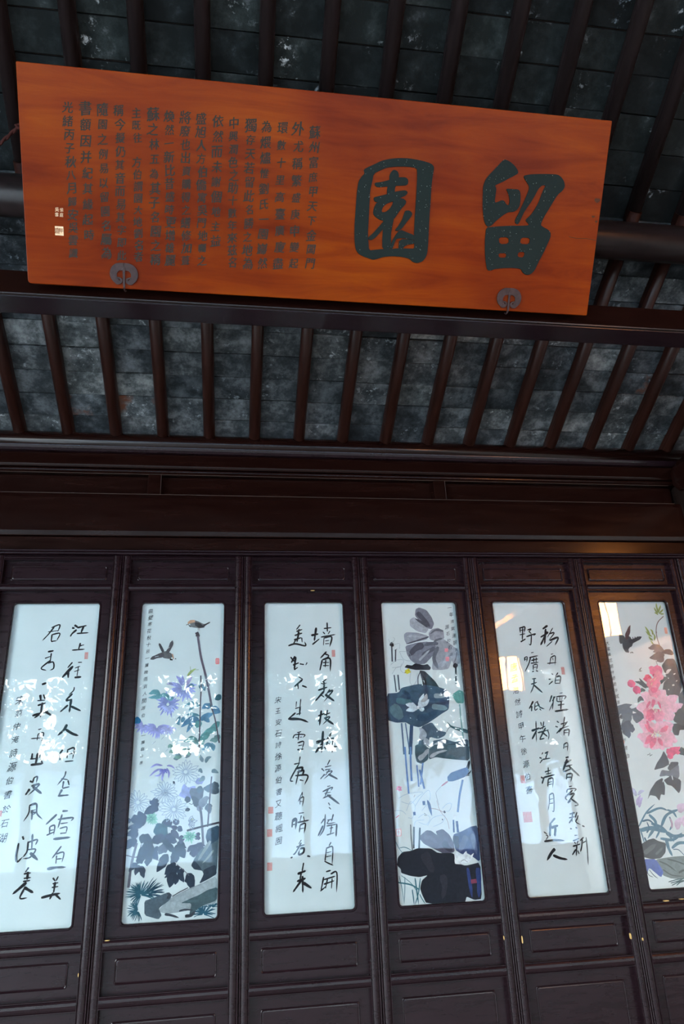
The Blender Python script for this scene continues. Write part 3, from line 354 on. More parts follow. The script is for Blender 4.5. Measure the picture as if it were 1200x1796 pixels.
  ('chrysanthemum', 'l 112 160 160 214 350 5705 170 5593 -62 5528|l 112 160 160 214 347 5713 133 5637 -114 5610|l 112 160 160 214 347 5723 141 5697 -61 5716|l 112 160 160 214 348 5730 144 5733 -32 5779|l 112 160 160 214 354 5745 146 5813 -3 5930|l 112 160 160 214 358 5750 203 5821 95 5931|l 112 160 160 214 368 5759 223 5912 104 6116|l 112 160 160 214 378 5765 326 5912 255 6101|l 112 160 160 214 384 5767 363 5964 297 6211|l 112 160 160 214 397 5769 441 5928 436 6128|l 112 160 160 214 410 5767 492 5912 548 6098|l 112 160 160 214 419 5762 518 5882 625 6041|l 112 160 160 214 422 5761 568 5924 739 6141|l 112 160 160 214 430 5753 572 5856 766 6005|l 112 160 160 214 948 5859 772 5773 555 5730|l 112 160 160 214 946 5872 697 5829 445 5840|l 112 160 160 214 947 5879 717 5874 512 5917|l 112 160 160 214 953 5895 666 5986 459 6141|l 112 160 160 214 959 5903 747 6022 595 6195|l 112 160 160 214 966 5910 825 6055 709 6250|l 112 160 160 214 976 5916 902 6103 807 6342|l 112 160 160 214 989 5919 1007 6141 961 6417|l 112 160 160 214 995 5920 1046 6140 1031 6415|l 112 160 160 214 1002 5919 1089 6139 1117 6413|l 112 160 160 214 1018 5914 1129 6054 1247 6238|l 112 160 160 214 1024 5909 1157 6036 1326 6210|l 112 160 160 214 1030 5902 1213 6017 1462 6188|l 112 160 160 214 1035 5891 1269 5957 1568 6085|l 112 160 160 214 1037 5880 1316 5877 1615 5937|l 112 160 160 214 1037 5873 1320 5834 1592 5854|l 84 182 182 226 1450 5900 1295 5916 1171 5967|l 84 182 182 226 1457 5913 1290 5983 1173 6093|l 84 182 182 226 1472 5926 1389 6040 1310 6192|l 84 182 182 226 1478 5929 1416 6077 1338 6268|l 84 182 182 226 1492 5933 1508 6091 1475 6290|l 84 182 182 226 1508 5932 1582 6083 1623 6274|l 84 182 182 226 1521 5927 1623 6050 1737 6214|l 84 182 182 226 1531 5918 1622 5983 1748 6079|l 84 182 182 226 1538 5902 1696 5931 1891 6001|k 204 130 150 180 904 6567 913 6577|k 167 130 150 180 1273 6383 1283 6392|k 157 130 150 180 1492 6929 1501 6938'),
  ('leaves', 'l 247 110 160 168 1097 4439 810 4271 528 4348|l 190 110 160 168 1147 4510 869 4504 525 4533|l 209 110 160 168 1520 4564 1234 4419 1046 4531|l 171 110 160 168 1706 4568 1522 4611 1334 4560|l 192 96 130 148 2383 4022 2523 4001 2642 4036|l 250 96 130 148 2853 4007 3044 4082 3145 4272|l 288 60 100 110 3916 4476 3768 4614 3652 4705|l 162 100 145 160 2931 4921 2554 4819 2210 4950|l 209 100 145 160 2980 4968 2653 4960 2438 5185|l 142 100 145 160 2949 5427 2574 5326 2298 5388|l 286 90 130 160 3542 4981 3261 4974 3030 5085|l 334 90 130 160 3520 5027 3736 5217 3916 5268|l 312 90 130 160 2907 5563 2538 5599 2099 5905|l 236 90 130 160 2955 5610 2591 5783 2366 6160|l 283 90 130 160 2955 5610 3275 5436 3550 5282|l 237 90 130 160 3136 5478 3280 5619 3423 5714|l 331 100 150 150 3003 5657 2870 5835 2829 5970|l 284 100 150 150 3889 5726 3662 5947 3296 6118|l 283 100 150 150 3804 6042 3435 6122 3116 6294|l 329 100 150 150 3437 6213 3165 6385 2942 6580|l 281 100 150 150 2981 6379 3079 6561 3154 6742|l 234 100 150 150 2869 6466 2571 6457 2232 6558|l 280 110 140 140 2987 6559 2717 6684 2539 6812|l 282 110 140 140 3903 6316 3722 6491 3448 6572|l 234 100 140 160 3450 6662 3272 6834 3092 6962|l 234 100 140 160 3450 6662 3593 6844 3644 7024|l 189 100 140 160 2208 5454 2168 5590 2128 5725|l 189 100 140 160 2022 5404 1942 5675 2040 5813|l 158 130 165 155 1765 6788 1627 6740 1541 6825|l 157 130 165 155 1821 7010 1707 6984 1597 7047|l 186 130 165 155 2358 6851 2273 6980 2189 7154|l 186 130 165 155 2542 6900 2456 7030 2554 7209|l 166 130 165 155 2193 7241 2012 7236 1834 7282|l 327 40 120 170 245 5540 66 5580 -38 5712'),
  ('chrysanthemum', 'l 93 152 148 204 1349 7602 1028 7547 800 7671|l 93 152 148 204 1311 7733 1043 7811 776 8042|l 93 152 148 204 1361 7822 1234 7993 1011 8037|l 102 152 148 204 1407 7824 1373 8041 1348 8258|l 93 152 148 204 1536 7697 1639 7920 1641 8147|l 84 152 148 204 1532 7609 1715 7615 1904 7754|l 61 120 116 190 1383 7747 1283 7784 1212 7843|l 61 120 116 190 1386 7751 1291 7813 1221 7900|l 61 120 116 190 1392 7755 1336 7835 1282 7941|l 61 120 116 190 1397 7757 1384 7833 1353 7929|l 61 120 116 190 1401 7758 1410 7866 1388 8000|l 61 120 116 190 1407 7758 1444 7843 1459 7949|l 61 120 116 190 1416 7755 1485 7836 1562 7943|l 61 120 116 190 1418 7753 1488 7822 1577 7915|l 61 120 116 190 1423 7746 1520 7783 1649 7846'),
  ('pale_chrysanthemum', 'k 23 172 184 200 1603 8753 1886 8788 2056 8711|k 23 172 184 200 1603 8753 1863 8668 2056 8711|k 23 172 184 200 1593 8728 1846 8685 1963 8565|k 23 172 184 200 1593 8728 1783 8576 1963 8565|k 23 172 184 200 1580 8711 1848 8572 1953 8402|k 23 172 184 200 1580 8711 1758 8480 1953 8402|k 23 172 184 200 1560 8695 1728 8541 1747 8384|k 23 172 184 200 1560 8695 1615 8476 1747 8384|k 23 172 184 200 1536 8686 1642 8471 1608 8302|k 23 172 184 200 1536 8686 1517 8441 1608 8302|k 23 172 184 200 1504 8684 1490 8378 1377 8188|k 23 172 184 200 1504 8684 1366 8396 1377 8188|k 23 172 184 200 1484 8690 1401 8424 1252 8286|k 23 172 184 200 1484 8690 1290 8472 1252 8286|k 23 172 184 200 1467 8700 1322 8465 1148 8371|k 23 172 184 200 1467 8700 1230 8541 1148 8371|k 23 172 184 200 1446 8729 1242 8586 1072 8582|k 23 172 184 200 1446 8729 1201 8696 1072 8582|k 23 172 184 200 1442 8751 1094 8649 859 8680|k 23 172 184 200 1442 8751 1090 8768 859 8680|k 23 172 184 200 1444 8774 1179 8754 1029 8839|k 23 172 184 200 1444 8774 1211 8872 1029 8839|k 23 172 184 200 1455 8797 1193 8858 1076 8987|k 23 172 184 200 1455 8797 1262 8964 1076 8987|k 23 172 184 200 1464 8809 1242 8901 1168 9039|k 23 172 184 200 1464 8809 1330 8994 1168 9039|k 23 172 184 200 1486 8826 1283 9033 1242 9224|k 23 172 184 200 1486 8826 1395 9098 1242 9224|k 23 172 184 200 1511 8836 1411 9048 1448 9212|k 23 172 184 200 1511 8836 1536 9076 1448 9212|k 23 172 184 200 1538 8838 1528 9095 1625 9256|k 23 172 184 200 1538 8838 1652 9083 1625 9256|k 23 172 184 200 1565 8830 1642 9064 1784 9175|k 23 172 184 200 1565 8830 1750 9011 1784 9175|k 23 172 184 200 1579 8821 1743 9073 1928 9179|k 23 172 184 200 1579 8821 1834 8999 1928 9179|k 23 172 184 200 1595 8803 1787 8976 1964 9008|k 23 172 184 200 1595 8803 1846 8875 1964 9008|k 23 172 184 200 1603 8783 1907 8923 2132 8921|k 23 172 184 200 1603 8783 1933 8808 2132 8921|k 23 172 184 200 416 9107 726 9121 910 9038|k 23 172 184 200 416 9107 697 9011 910 9038|k 23 172 184 200 401 9077 645 8994 748 8860|k 23 172 184 200 401 9077 573 8901 748 8860|k 23 172 184 200 381 9059 572 8909 618 8751|k 23 172 184 200 381 9059 474 8840 618 8751|k 23 172 184 200 343 9043 417 8791 370 8607|k 23 172 184 200 343 9043 301 8773 370 8607|k 23 172 184 200 315 9044 281 8759 165 8587|k 23 172 184 200 315 9044 170 8781 165 8587|k 23 172 184 200 287 9055 158 8820 -3 8715|k 23 172 184 200 287 9055 69 8882 -3 8715|k 23 172 184 200 267 9078 22 8883 -185 8832|k 23 172 184 200 267 9078 -30 8977 -185 8832|k 23 172 184 200 260 9099 -30 8972 -238 8976|k 23 172 184 200 260 9099 -48 9078 -238 8976|k 23 172 184 200 263 9136 -50 9142 -227 9236|k 23 172 184 200 263 9136 -13 9250 -227 9236|k 23 172 184 200 276 9160 75 9214 2 9327|k 23 172 184 200 276 9160 147 9306 2 9327|k 23 172 184 200 305 9185 164 9320 158 9457|k 23 172 184 200 305 9185 269 9376 158 9457|k 23 172 184 200 324 9192 223 9381 250 9532|k 23 172 184 200 324 9192 336 9412 250 9532|k 23 172 184 200 363 9194 380 9409 482 9534|k 23 172 184 200 363 9194 490 9387 482 9534|k 23 172 184 200 384 9186 477 9408 617 9513|k 23 172 184 200 384 9186 572 9356 617 9513|k 23 172 184 200 408 9164 618 9355 806 9409|k 23 172 184 200 408 9164 676 9266 806 9409|k 23 172 184 200 417 9141 680 9266 873 9262|k 23 172 184 200 417 9141 702 9161 873 9262|k 23 172 184 200 2018 9469 2368 9482 2577 9393|k 23 172 184 200 2018 9469 2338 9365 2577 9393|k 23 172 184 200 2010 9449 2330 9383 2492 9247|k 23 172 184 200 2010 9449 2268 9274 2492 9247|k 23 172 184 200 1990 9425 2211 9286 2276 9125|k 23 172 184 200 1990 9425 2112 9204 2276 9125|k 23 172 184 200 1978 9417 2178 9225 2220 9042|k 23 172 184 200 1978 9417 2067 9159 2220 9042|k 23 172 184 200 1953 9407 2069 9138 2042 8934|k 23 172 184 200 1953 9407 1944 9109 2042 8934|k 23 172 184 200 1929 9404 1948 9096 1857 8894|k 23 172 184 200 1929 9404 1823 9101 1857 8894|k 23 172 184 200 1902 9410 1825 9151 1680 9017|k 23 172 184 200 1902 9410 1713 9198 1680 9017|k 23 172 184 200 1881 9423 1704 9178 1514 9080|k 23 172 184 200 1881 9423 1618 9256 1514 9080|k 23 172 184 200 1869 9438 1596 9216 1364 9151|k 23 172 184 200 1869 9438 1536 9315 1364 9151|k 23 172 184 200 1860 9462 1517 9325 1272 9330|k 23 172 184 200 1860 9462 1497 9440 1272 9330|k 23 172 184 200 1860 9483 1508 9432 1286 9496|k 23 172 184 200 1860 9483 1523 9550 1286 9496|k 23 172 184 200 1869 9511 1564 9564 1411 9691|k 23 172 184 200 1869 9511 1623 9673 1411 9691|k 23 172 184 200 1886 9533 1652 9661 1575 9817|k 23 172 184 200 1886 9533 1746 9747 1575 9817|k 23 172 184 200 1903 9545 1686 9774 1636 9979|k 23 172 184 200 1903 9545 1798 9838 1636 9979|k 23 172 184 200 1924 9554 1802 9802 1822 9993|k 23 172 184 200 1924 9554 1924 9835 1822 9993|k 23 172 184 200 1957 9556 1964 9842 2070 10019|k 23 172 184 200 1957 9556 2086 9827 2070 10019|k 23 172 184 200 1977 9551 2040 9785 2174 9903|k 23 172 184 200 1977 9551 2151 9740 2174 9903|k 23 172 184 200 1999 9537 2199 9794 2402 9898|k 23 172 184 200 1999 9537 2284 9714 2402 9898|k 23 172 184 200 2011 9522 2281 9739 2510 9801|k 23 172 184 200 2011 9522 2340 9640 2510 9801|k 23 172 184 200 2019 9503 2260 9626 2442 9614|k 23 172 184 200 2019 9503 2285 9513 2442 9614|k 23 172 184 200 2471 7890 2776 7910 2956 7821|k 23 172 184 200 2471 7890 2747 7788 2956 7821|k 23 172 184 200 2463 7870 2799 7799 2974 7656|k 23 172 184 200 2463 7870 2738 7685 2974 7656|k 23 172 184 200 2436 7839 2628 7696 2667 7537|k 23 172 184 200 2436 7839 2520 7620 2667 7537|k 23 172 184 200 2417 7829 2574 7605 2577 7414|k 23 172 184 200 2417 7829 2451 7556 2577 7414|k 23 172 184 200 2389 7823 2450 7551 2383 7362|k 23 172 184 200 2389 7823 2321 7543 2383 7362|k 23 172 184 200 2365 7825 2353 7599 2243 7471|k 23 172 184 200 2365 7825 2231 7628 2243 7471|k 23 172 184 200 2335 7839 2228 7634 2076 7559|k 23 172 184 200 2335 7839 2132 7709 2076 7559|k 23 172 184 200 2316 7862 2120 7695 1943 7673|k 23 172 184 200 2316 7862 2065 7802 1943 7673|k 23 172 184 200 2308 7892 1998 7794 1787 7830|k 23 172 184 200 2308 7892 1992 7916 1787 7830|k 23 172 184 200 2311 7918 1998 7909 1819 8004|k 23 172 184 200 2311 7918 2033 8030 1819 8004|k 23 172 184 200 2324 7944 2025 8045 1890 8198|k 23 172 184 200 2324 7944 2101 8149 1890 8198|k 23 172 184 200 2344 7964 2123 8133 2065 8309|k 23 172 184 200 2344 7964 2229 8210 2065 8309|k 23 172 184 200 2361 7974 2200 8181 2193 8362|k 23 172 184 200 2361 7974 2320 8233 2193 8362|k 23 172 184 200 2395 7982 2350 8268 2426 8460|k 23 172 184 200 2395 7982 2478 8270 2426 8460|k 23 172 184 200 2423 7978 2477 8249 2612 8398|k 23 172 184 200 2423 7978 2595 8211 2612 8398|k 23 172 184 200 2448 7963 2633 8232 2832 8345|k 23 172 184 200 2448 7963 2725 8153 2832 8345|k 23 172 184 200 2464 7945 2747 8168 2986 8230|k 23 172 184 200 2464 7945 2807 8064 2986 8230|k 23 172 184 200 2471 7926 2794 8077 3033 8080|k 23 172 184 200 2471 7926 2823 7959 3033 8080|b 23 140 150 170 1531 8759 1647 8722 1742 8707|b 23 140 150 170 1528 8754 1587 8669 1641 8605|b 23 140 150 170 1523 8752 1506 8626 1521 8525|b 23 140 150 170 1518 8753 1460 8666 1400 8597|b 23 140 150 170 1514 8757 1424 8709 1311 8680|b 23 140 150 170 1515 8763 1378 8785 1272 8833|b 23 140 150 170 1518 8767 1445 8837 1385 8930|b 23 140 150 170 1523 8769 1532 8859 1516 8970|b 23 140 150 170 1529 8768 1590 8827 1664 8906|b 23 140 150 170 1532 8763 1655 8785 1803 8835|k 23 140 150 170 2606 10120 2715 10294 2843 10368|k 23 140 150 170 2606 10120 2782 10243 2843 10368|k 23 140 150 170 2621 10106 2757 10246 2890 10286|k 23 140 150 170 2621 10106 2808 10181 2890 10286|k 23 140 150 170 2632 10086 2773 10181 2891 10180|k 23 140 150 170 2632 10086 2801 10104 2891 10180|k 23 140 150 170 2636 10062 2795 10118 2903 10086|k 23 140 150 170 2636 10062 2797 10034 2903 10086|k 23 140 150 170 2633 10040 2865 10051 3002 9988|k 23 140 150 170 2633 10040 2843 9967 3002 9988|k 23 140 150 170 2626 10021 2795 10004 2874 9928|k 23 140 150 170 2626 10021 2754 9926 2874 9928|k 23 140 150 170 2615 10005 2774 9956 2833 9865|k 23 140 150 170 2615 10005 2717 9887 2833 9865|k 23 140 150 170 2600 9990 2749 9894 2788 9783|k 23 140 150 170 2600 9990 2676 9838 2788 9783|k 101 190 195 90 2765 9916 2775 9937|k 66 190 195 90 2988 7266 2998 7280'),
  ('foliage', 'l 384 48 58 84 1269 9453 957 9440 636 9615|l 320 48 58 84 1220 9366 1076 9191 847 9076|l 293 48 58 84 1166 9195 1114 9065 1200 9005|l 407 48 58 84 643 10095 534 9757 385 9500|l 362 48 58 84 330 9998 272 9788 217 9619|l 299 48 58 84 682 10014 336 10081 -27 10209|l 271 48 58 84 64 9945 -30 9858 -105 9730|l 298 48 58 84 434 10251 180 10363 -107 10493|l 386 48 58 84 420 10701 164 10771 -88 11002|l 270 48 58 84 442 10375 275 10490 196 10609|l 405 46 56 72 497 10541 764 10635 1081 10814|l 583 46 56 72 1132 10938 797 11166 443 11390|l 449 46 56 72 1079 10773 828 10965 615 11035|l 313 46 56 72 974 11215 945 11455 874 11712|l 357 46 56 72 761 11285 557 11476 478 11592|l 222 70 80 96 500 11593 314 11703 148 11913|l 248 70 80 96 547 11655 494 11832 401 12045|l 266 70 80 96 593 11697 715 11922 782 12183|l 314 48 60 84 1180 11022 1194 11266 1339 11515|l 180 48 60 84 1307 10947 1250 11107 1190 11185|l 542 50 84 96 1589 10468 1357 10251 1213 10037|l 495 50 84 96 1247 10658 1456 10462 1660 10140|l 408 50 84 96 1485 10173 1656 10056 1841 10210|l 273 50 58 80 1838 10147 1698 10016 1474 9965|l 405 50 58 80 1032 10730 1379 10664 1692 10760|l 406 50 58 80 1595 10592 1864 10686 2135 10822|l 316 50 58 80 2043 10736 1860 10604 1593 10550|l 405 84 90 104 1788 10929 1533 11079 1369 11274|l 403 44 56 72 1763 11293 1561 11606 1329 11974|l 495 44 56 72 2055 10982 2284 11197 2524 11452|l 271 44 56 72 2139 10904 2316 10913 2544 11087|l 359 44 56 72 2018 11143 2074 11390 1914 11704|l 314 44 56 72 2072 11349 2121 11473 2173 11637|l 357 44 56 72 2131 11675 1878 11862 1664 12090|l 312 44 56 72 2178 11757 2100 11954 1671 12218|l 427 44 56 72 2147 12036 1985 12266 1893 12608|l 267 44 56 72 2107 12113 2160 12315 2148 12511|l 267 44 56 72 2273 11923 2371 12167 2512 12432|l 223 44 56 72 2491 11934 2364 12007 2189 11998|l 401 44 56 72 2629 12101 2771 12387 2829 12753|l 223 44 56 72 2675 12143 2856 12312 2981 12635|l 270 44 56 72 1469 10709 1882 11055 2066 11227|l 273 70 74 96 2191 10080 2053 9990 2002 9862|l 227 70 74 96 2061 10157 2020 10239 1838 10147|l 272 70 74 96 1848 10356 2032 10488 2218 10703|l 255 70 74 96 2332 10253 2244 10290 2194 10163|l 272 70 74 96 2437 10630 2351 10709 2316 10913|l 226 70 74 96 3118 11033 2765 11098 2585 11232|l 315 70 74 96 2769 11180 2862 11306 2912 11471|l 316 70 74 96 3076 11113 2992 11231 2955 11433|l 271 70 74 96 3075 11071 3211 11160 3358 11310|l 181 70 74 96 2896 11043 3160 10973 3384 11025|l 182 70 74 96 3145 10539 3013 10574 2882 10651|l 182 70 74 96 3152 10746 3017 10698 2883 10692|l 107 70 74 96 776 11527 868 11611 918 11734'),
  ('grey_leaves', 'l 510 150 156 202 2860 8834 2542 8822 2138 8892|l 324 150 156 202 2592 8953 2400 8687 2344 8425|l 324 150 156 202 2500 8906 2719 8699 2849 8531|l 280 150 156 202 2843 8357 3070 8321 3253 8284|l 509 92 96 108 3094 9016 2860 8834 2670 8611|l 415 92 96 108 2735 9130 3000 8926 3218 8632|l 368 66 72 80 3155 9488 3012 9269 2683 8956|l 369 130 138 150 3154 9446 3236 9193 3504 9032|l 277 130 138 150 3105 9359 3064 9485 3046 9611|l 277 100 110 122 3355 9369 3473 9502 3547 9717|l 185 100 110 122 3378 9370 3514 9375 3651 9402|l 419 90 104 116 3934 8832 3585 8645 3218 8632|l 374 90 104 116 3927 8571 3720 8564 3490 8555|l 279 90 104 116 3123 8541 3038 8711 2997 8839|l 277 44 48 58 2646 9169 2507 9078 2395 9116|l 156 44 48 58 2659 9510 2524 9505 2436 9552|k 23 44 48 58 2604 9253 2742 9301 2784 9217|l 139 44 48 58 1931 8323 1886 8343 1842 8372|l 188 120 140 150 3565 7944 3703 7904 3890 7999|l 141 120 140 150 3151 7973 3054 7838 2965 7923|l 206 120 140 150 3247 8109 3159 8237 2979 8318|l 170 120 140 150 3181 7487 3084 7350 3031 7169|l 170 120 140 150 3275 7535 3363 7359 3546 7276|l 141 120 140 150 2067 7317 1929 7312 1815 7317|l 169 120 140 150 2109 7229 2013 7137 1875 7132|l 169 120 140 150 2342 7281 2290 7146 2240 7054|l 169 120 140 150 2342 7281 2521 7153 2612 7111'),
  ('buds', 'l 109 140 190 170 983 9813 1107 9782 1213 9776|l 109 140 190 170 978 9804 1113 9718 1213 9660|l 109 140 190 170 969 9796 1041 9657 1116 9551|l 109 140 190 170 959 9793 954 9675 979 9584|l 109 140 190 170 948 9793 891 9656 860 9549|l 109 140 190 170 939 9797 858 9687 762 9605|l 109 140 190 170 933 9804 845 9738 728 9695|l 109 140 190 170 930 9814 804 9783 670 9779|l 109 140 190 170 932 9822 803 9829 697 9863|l 109 140 190 170 935 9830 796 9879 696 9960|l 109 140 190 170 945 9838 889 9918 835 10022|l 109 140 190 170 956 9842 965 9937 945 10055|l 109 140 190 170 966 9842 1024 9948 1061 10081|l 109 140 190 170 975 9837 1072 9936 1190 10067|l 109 140 190 170 979 9833 1097 9907 1258 10017|l 109 140 190 170 983 9823 1110 9837 1258 9880|l 91 140 190 170 2706 10635 2863 10588 2990 10570|l 91 140 190 170 2699 10625 2820 10517 2914 10439|l 91 140 190 170 2685 10617 2688 10513 2716 10432|l 91 140 190 170 2672 10618 2613 10485 2576 10382|l 91 140 190 170 2663 10622 2584 10521 2488 10446|l 91 140 190 170 2655 10635 2535 10590 2394 10571|l 91 140 190 170 2655 10646 2496 10651 2362 10687|l 91 140 190 170 2665 10660 2570 10736 2495 10840|l 91 140 190 170 2674 10665 2653 10746 2615 10849|l 91 140 190 170 2690 10666 2755 10782 2797 10928|l 91 140 190 170 2701 10660 2770 10718 2862 10800|l 91 140 190 170 2708 10647 2834 10661 2980 10703|l 55 100 160 140 973 9811 1053 9777 1115 9759|l 55 100 160 140 962 9802 987 9710 1024 9639|l 55 100 160 140 948 9802 892 9702 842 9625|l 55 100 160 140 940 9811 872 9777 788 9759|l 55 100 160 140 942 9824 848 9848 780 9892|l 55 100 160 140 953 9833 937 9898 908 9981|l 55 100 160 140 966 9833 1005 9887 1042 9957|l 55 100 160 140 974 9823 1049 9840 1143 9876|l 54 100 160 140 2697 10635 2797 10594 2873 10571|l 54 100 160 140 2687 10627 2718 10534 2759 10463|l 54 100 160 140 2672 10627 2636 10562 2603 10513|l 54 100 160 140 2664 10635 2587 10596 2491 10575|l 54 100 160 140 2665 10646 2577 10657 2508 10686|l 54 100 160 140 2676 10657 2653 10719 2620 10798|l 54 100 160 140 2688 10658 2730 10732 2760 10825|l 54 100 160 140 2698 10647 2777 10665 2875 10703'),
  ('stems', 'k 101 104 100 112 3084 9400 3177 9871 3284 10958|k 66 104 100 112 3580 8143 3525 8946 3469 10136 3440 10218|k 82 62 58 66 2551 10379 3180 10249 3964 10107|k 108 110 108 120 403 10782 287 11302 214 11817 165 12522|k 36 110 108 120 -62 11245 461 11331 602 10832|k 27 110 108 120 1073 11421 1382 11517 1474 11602|k 27 110 108 120 2176 11717 2538 12016 2720 12185|k 35 60 62 72 2039 12956 2355 12798 2695 12659'),
  ('rock', 'p 0 92 108 118 3967 10208 3913 12187 3558 12368 3169 12527 3354 12178 3275 12022 2930 11956 2783 11788 2956 11473 3168 11199 3480 10968 3382 10674 3462 10353|p 0 60 82 100 3967 10208 3958 10783 3650 10976 3480 10968 3397 10716 3476 10366|p 0 50 62 76 3850 11802 3913 12187 3558 12368 3160 12534 3333 12197 3348 11978|p 0 50 62 76 2792 11797 2916 11593 3099 11764 3283 12014 2930 11956|b 136 150 160 160 3602 10849 3304 11287 3093 11602|b 90 150 160 160 3746 11227 3489 11540 3274 11732'),
  ('rock', 'p 0 160 168 172 1487 13428 1978 13011 2654 12716 3213 12537 3928 12248 3942 13324 3285 13403 2603 13557 1921 13606 1578 13537|p 0 80 94 104 871 13066 1206 12976 1880 12780 2024 12897 1939 13094 1484 13378 1626 13647 1507 13800 905 13612|p 0 72 92 98 3961 12696 3940 13218 3285 13403 2781 13722 2870 13263 2396 13236 2841 13067 3184 12961 3526 12791|b 87 60 66 76 1752 13616 2010 13669 2356 13785|b 70 60 66 76 2345 13535 2600 13492 2945 13531|b 131 60 66 76 2610 13742 2866 13719 3033 13574|b 114 60 66 76 1851 13043 1907 12890 1796 12806'),
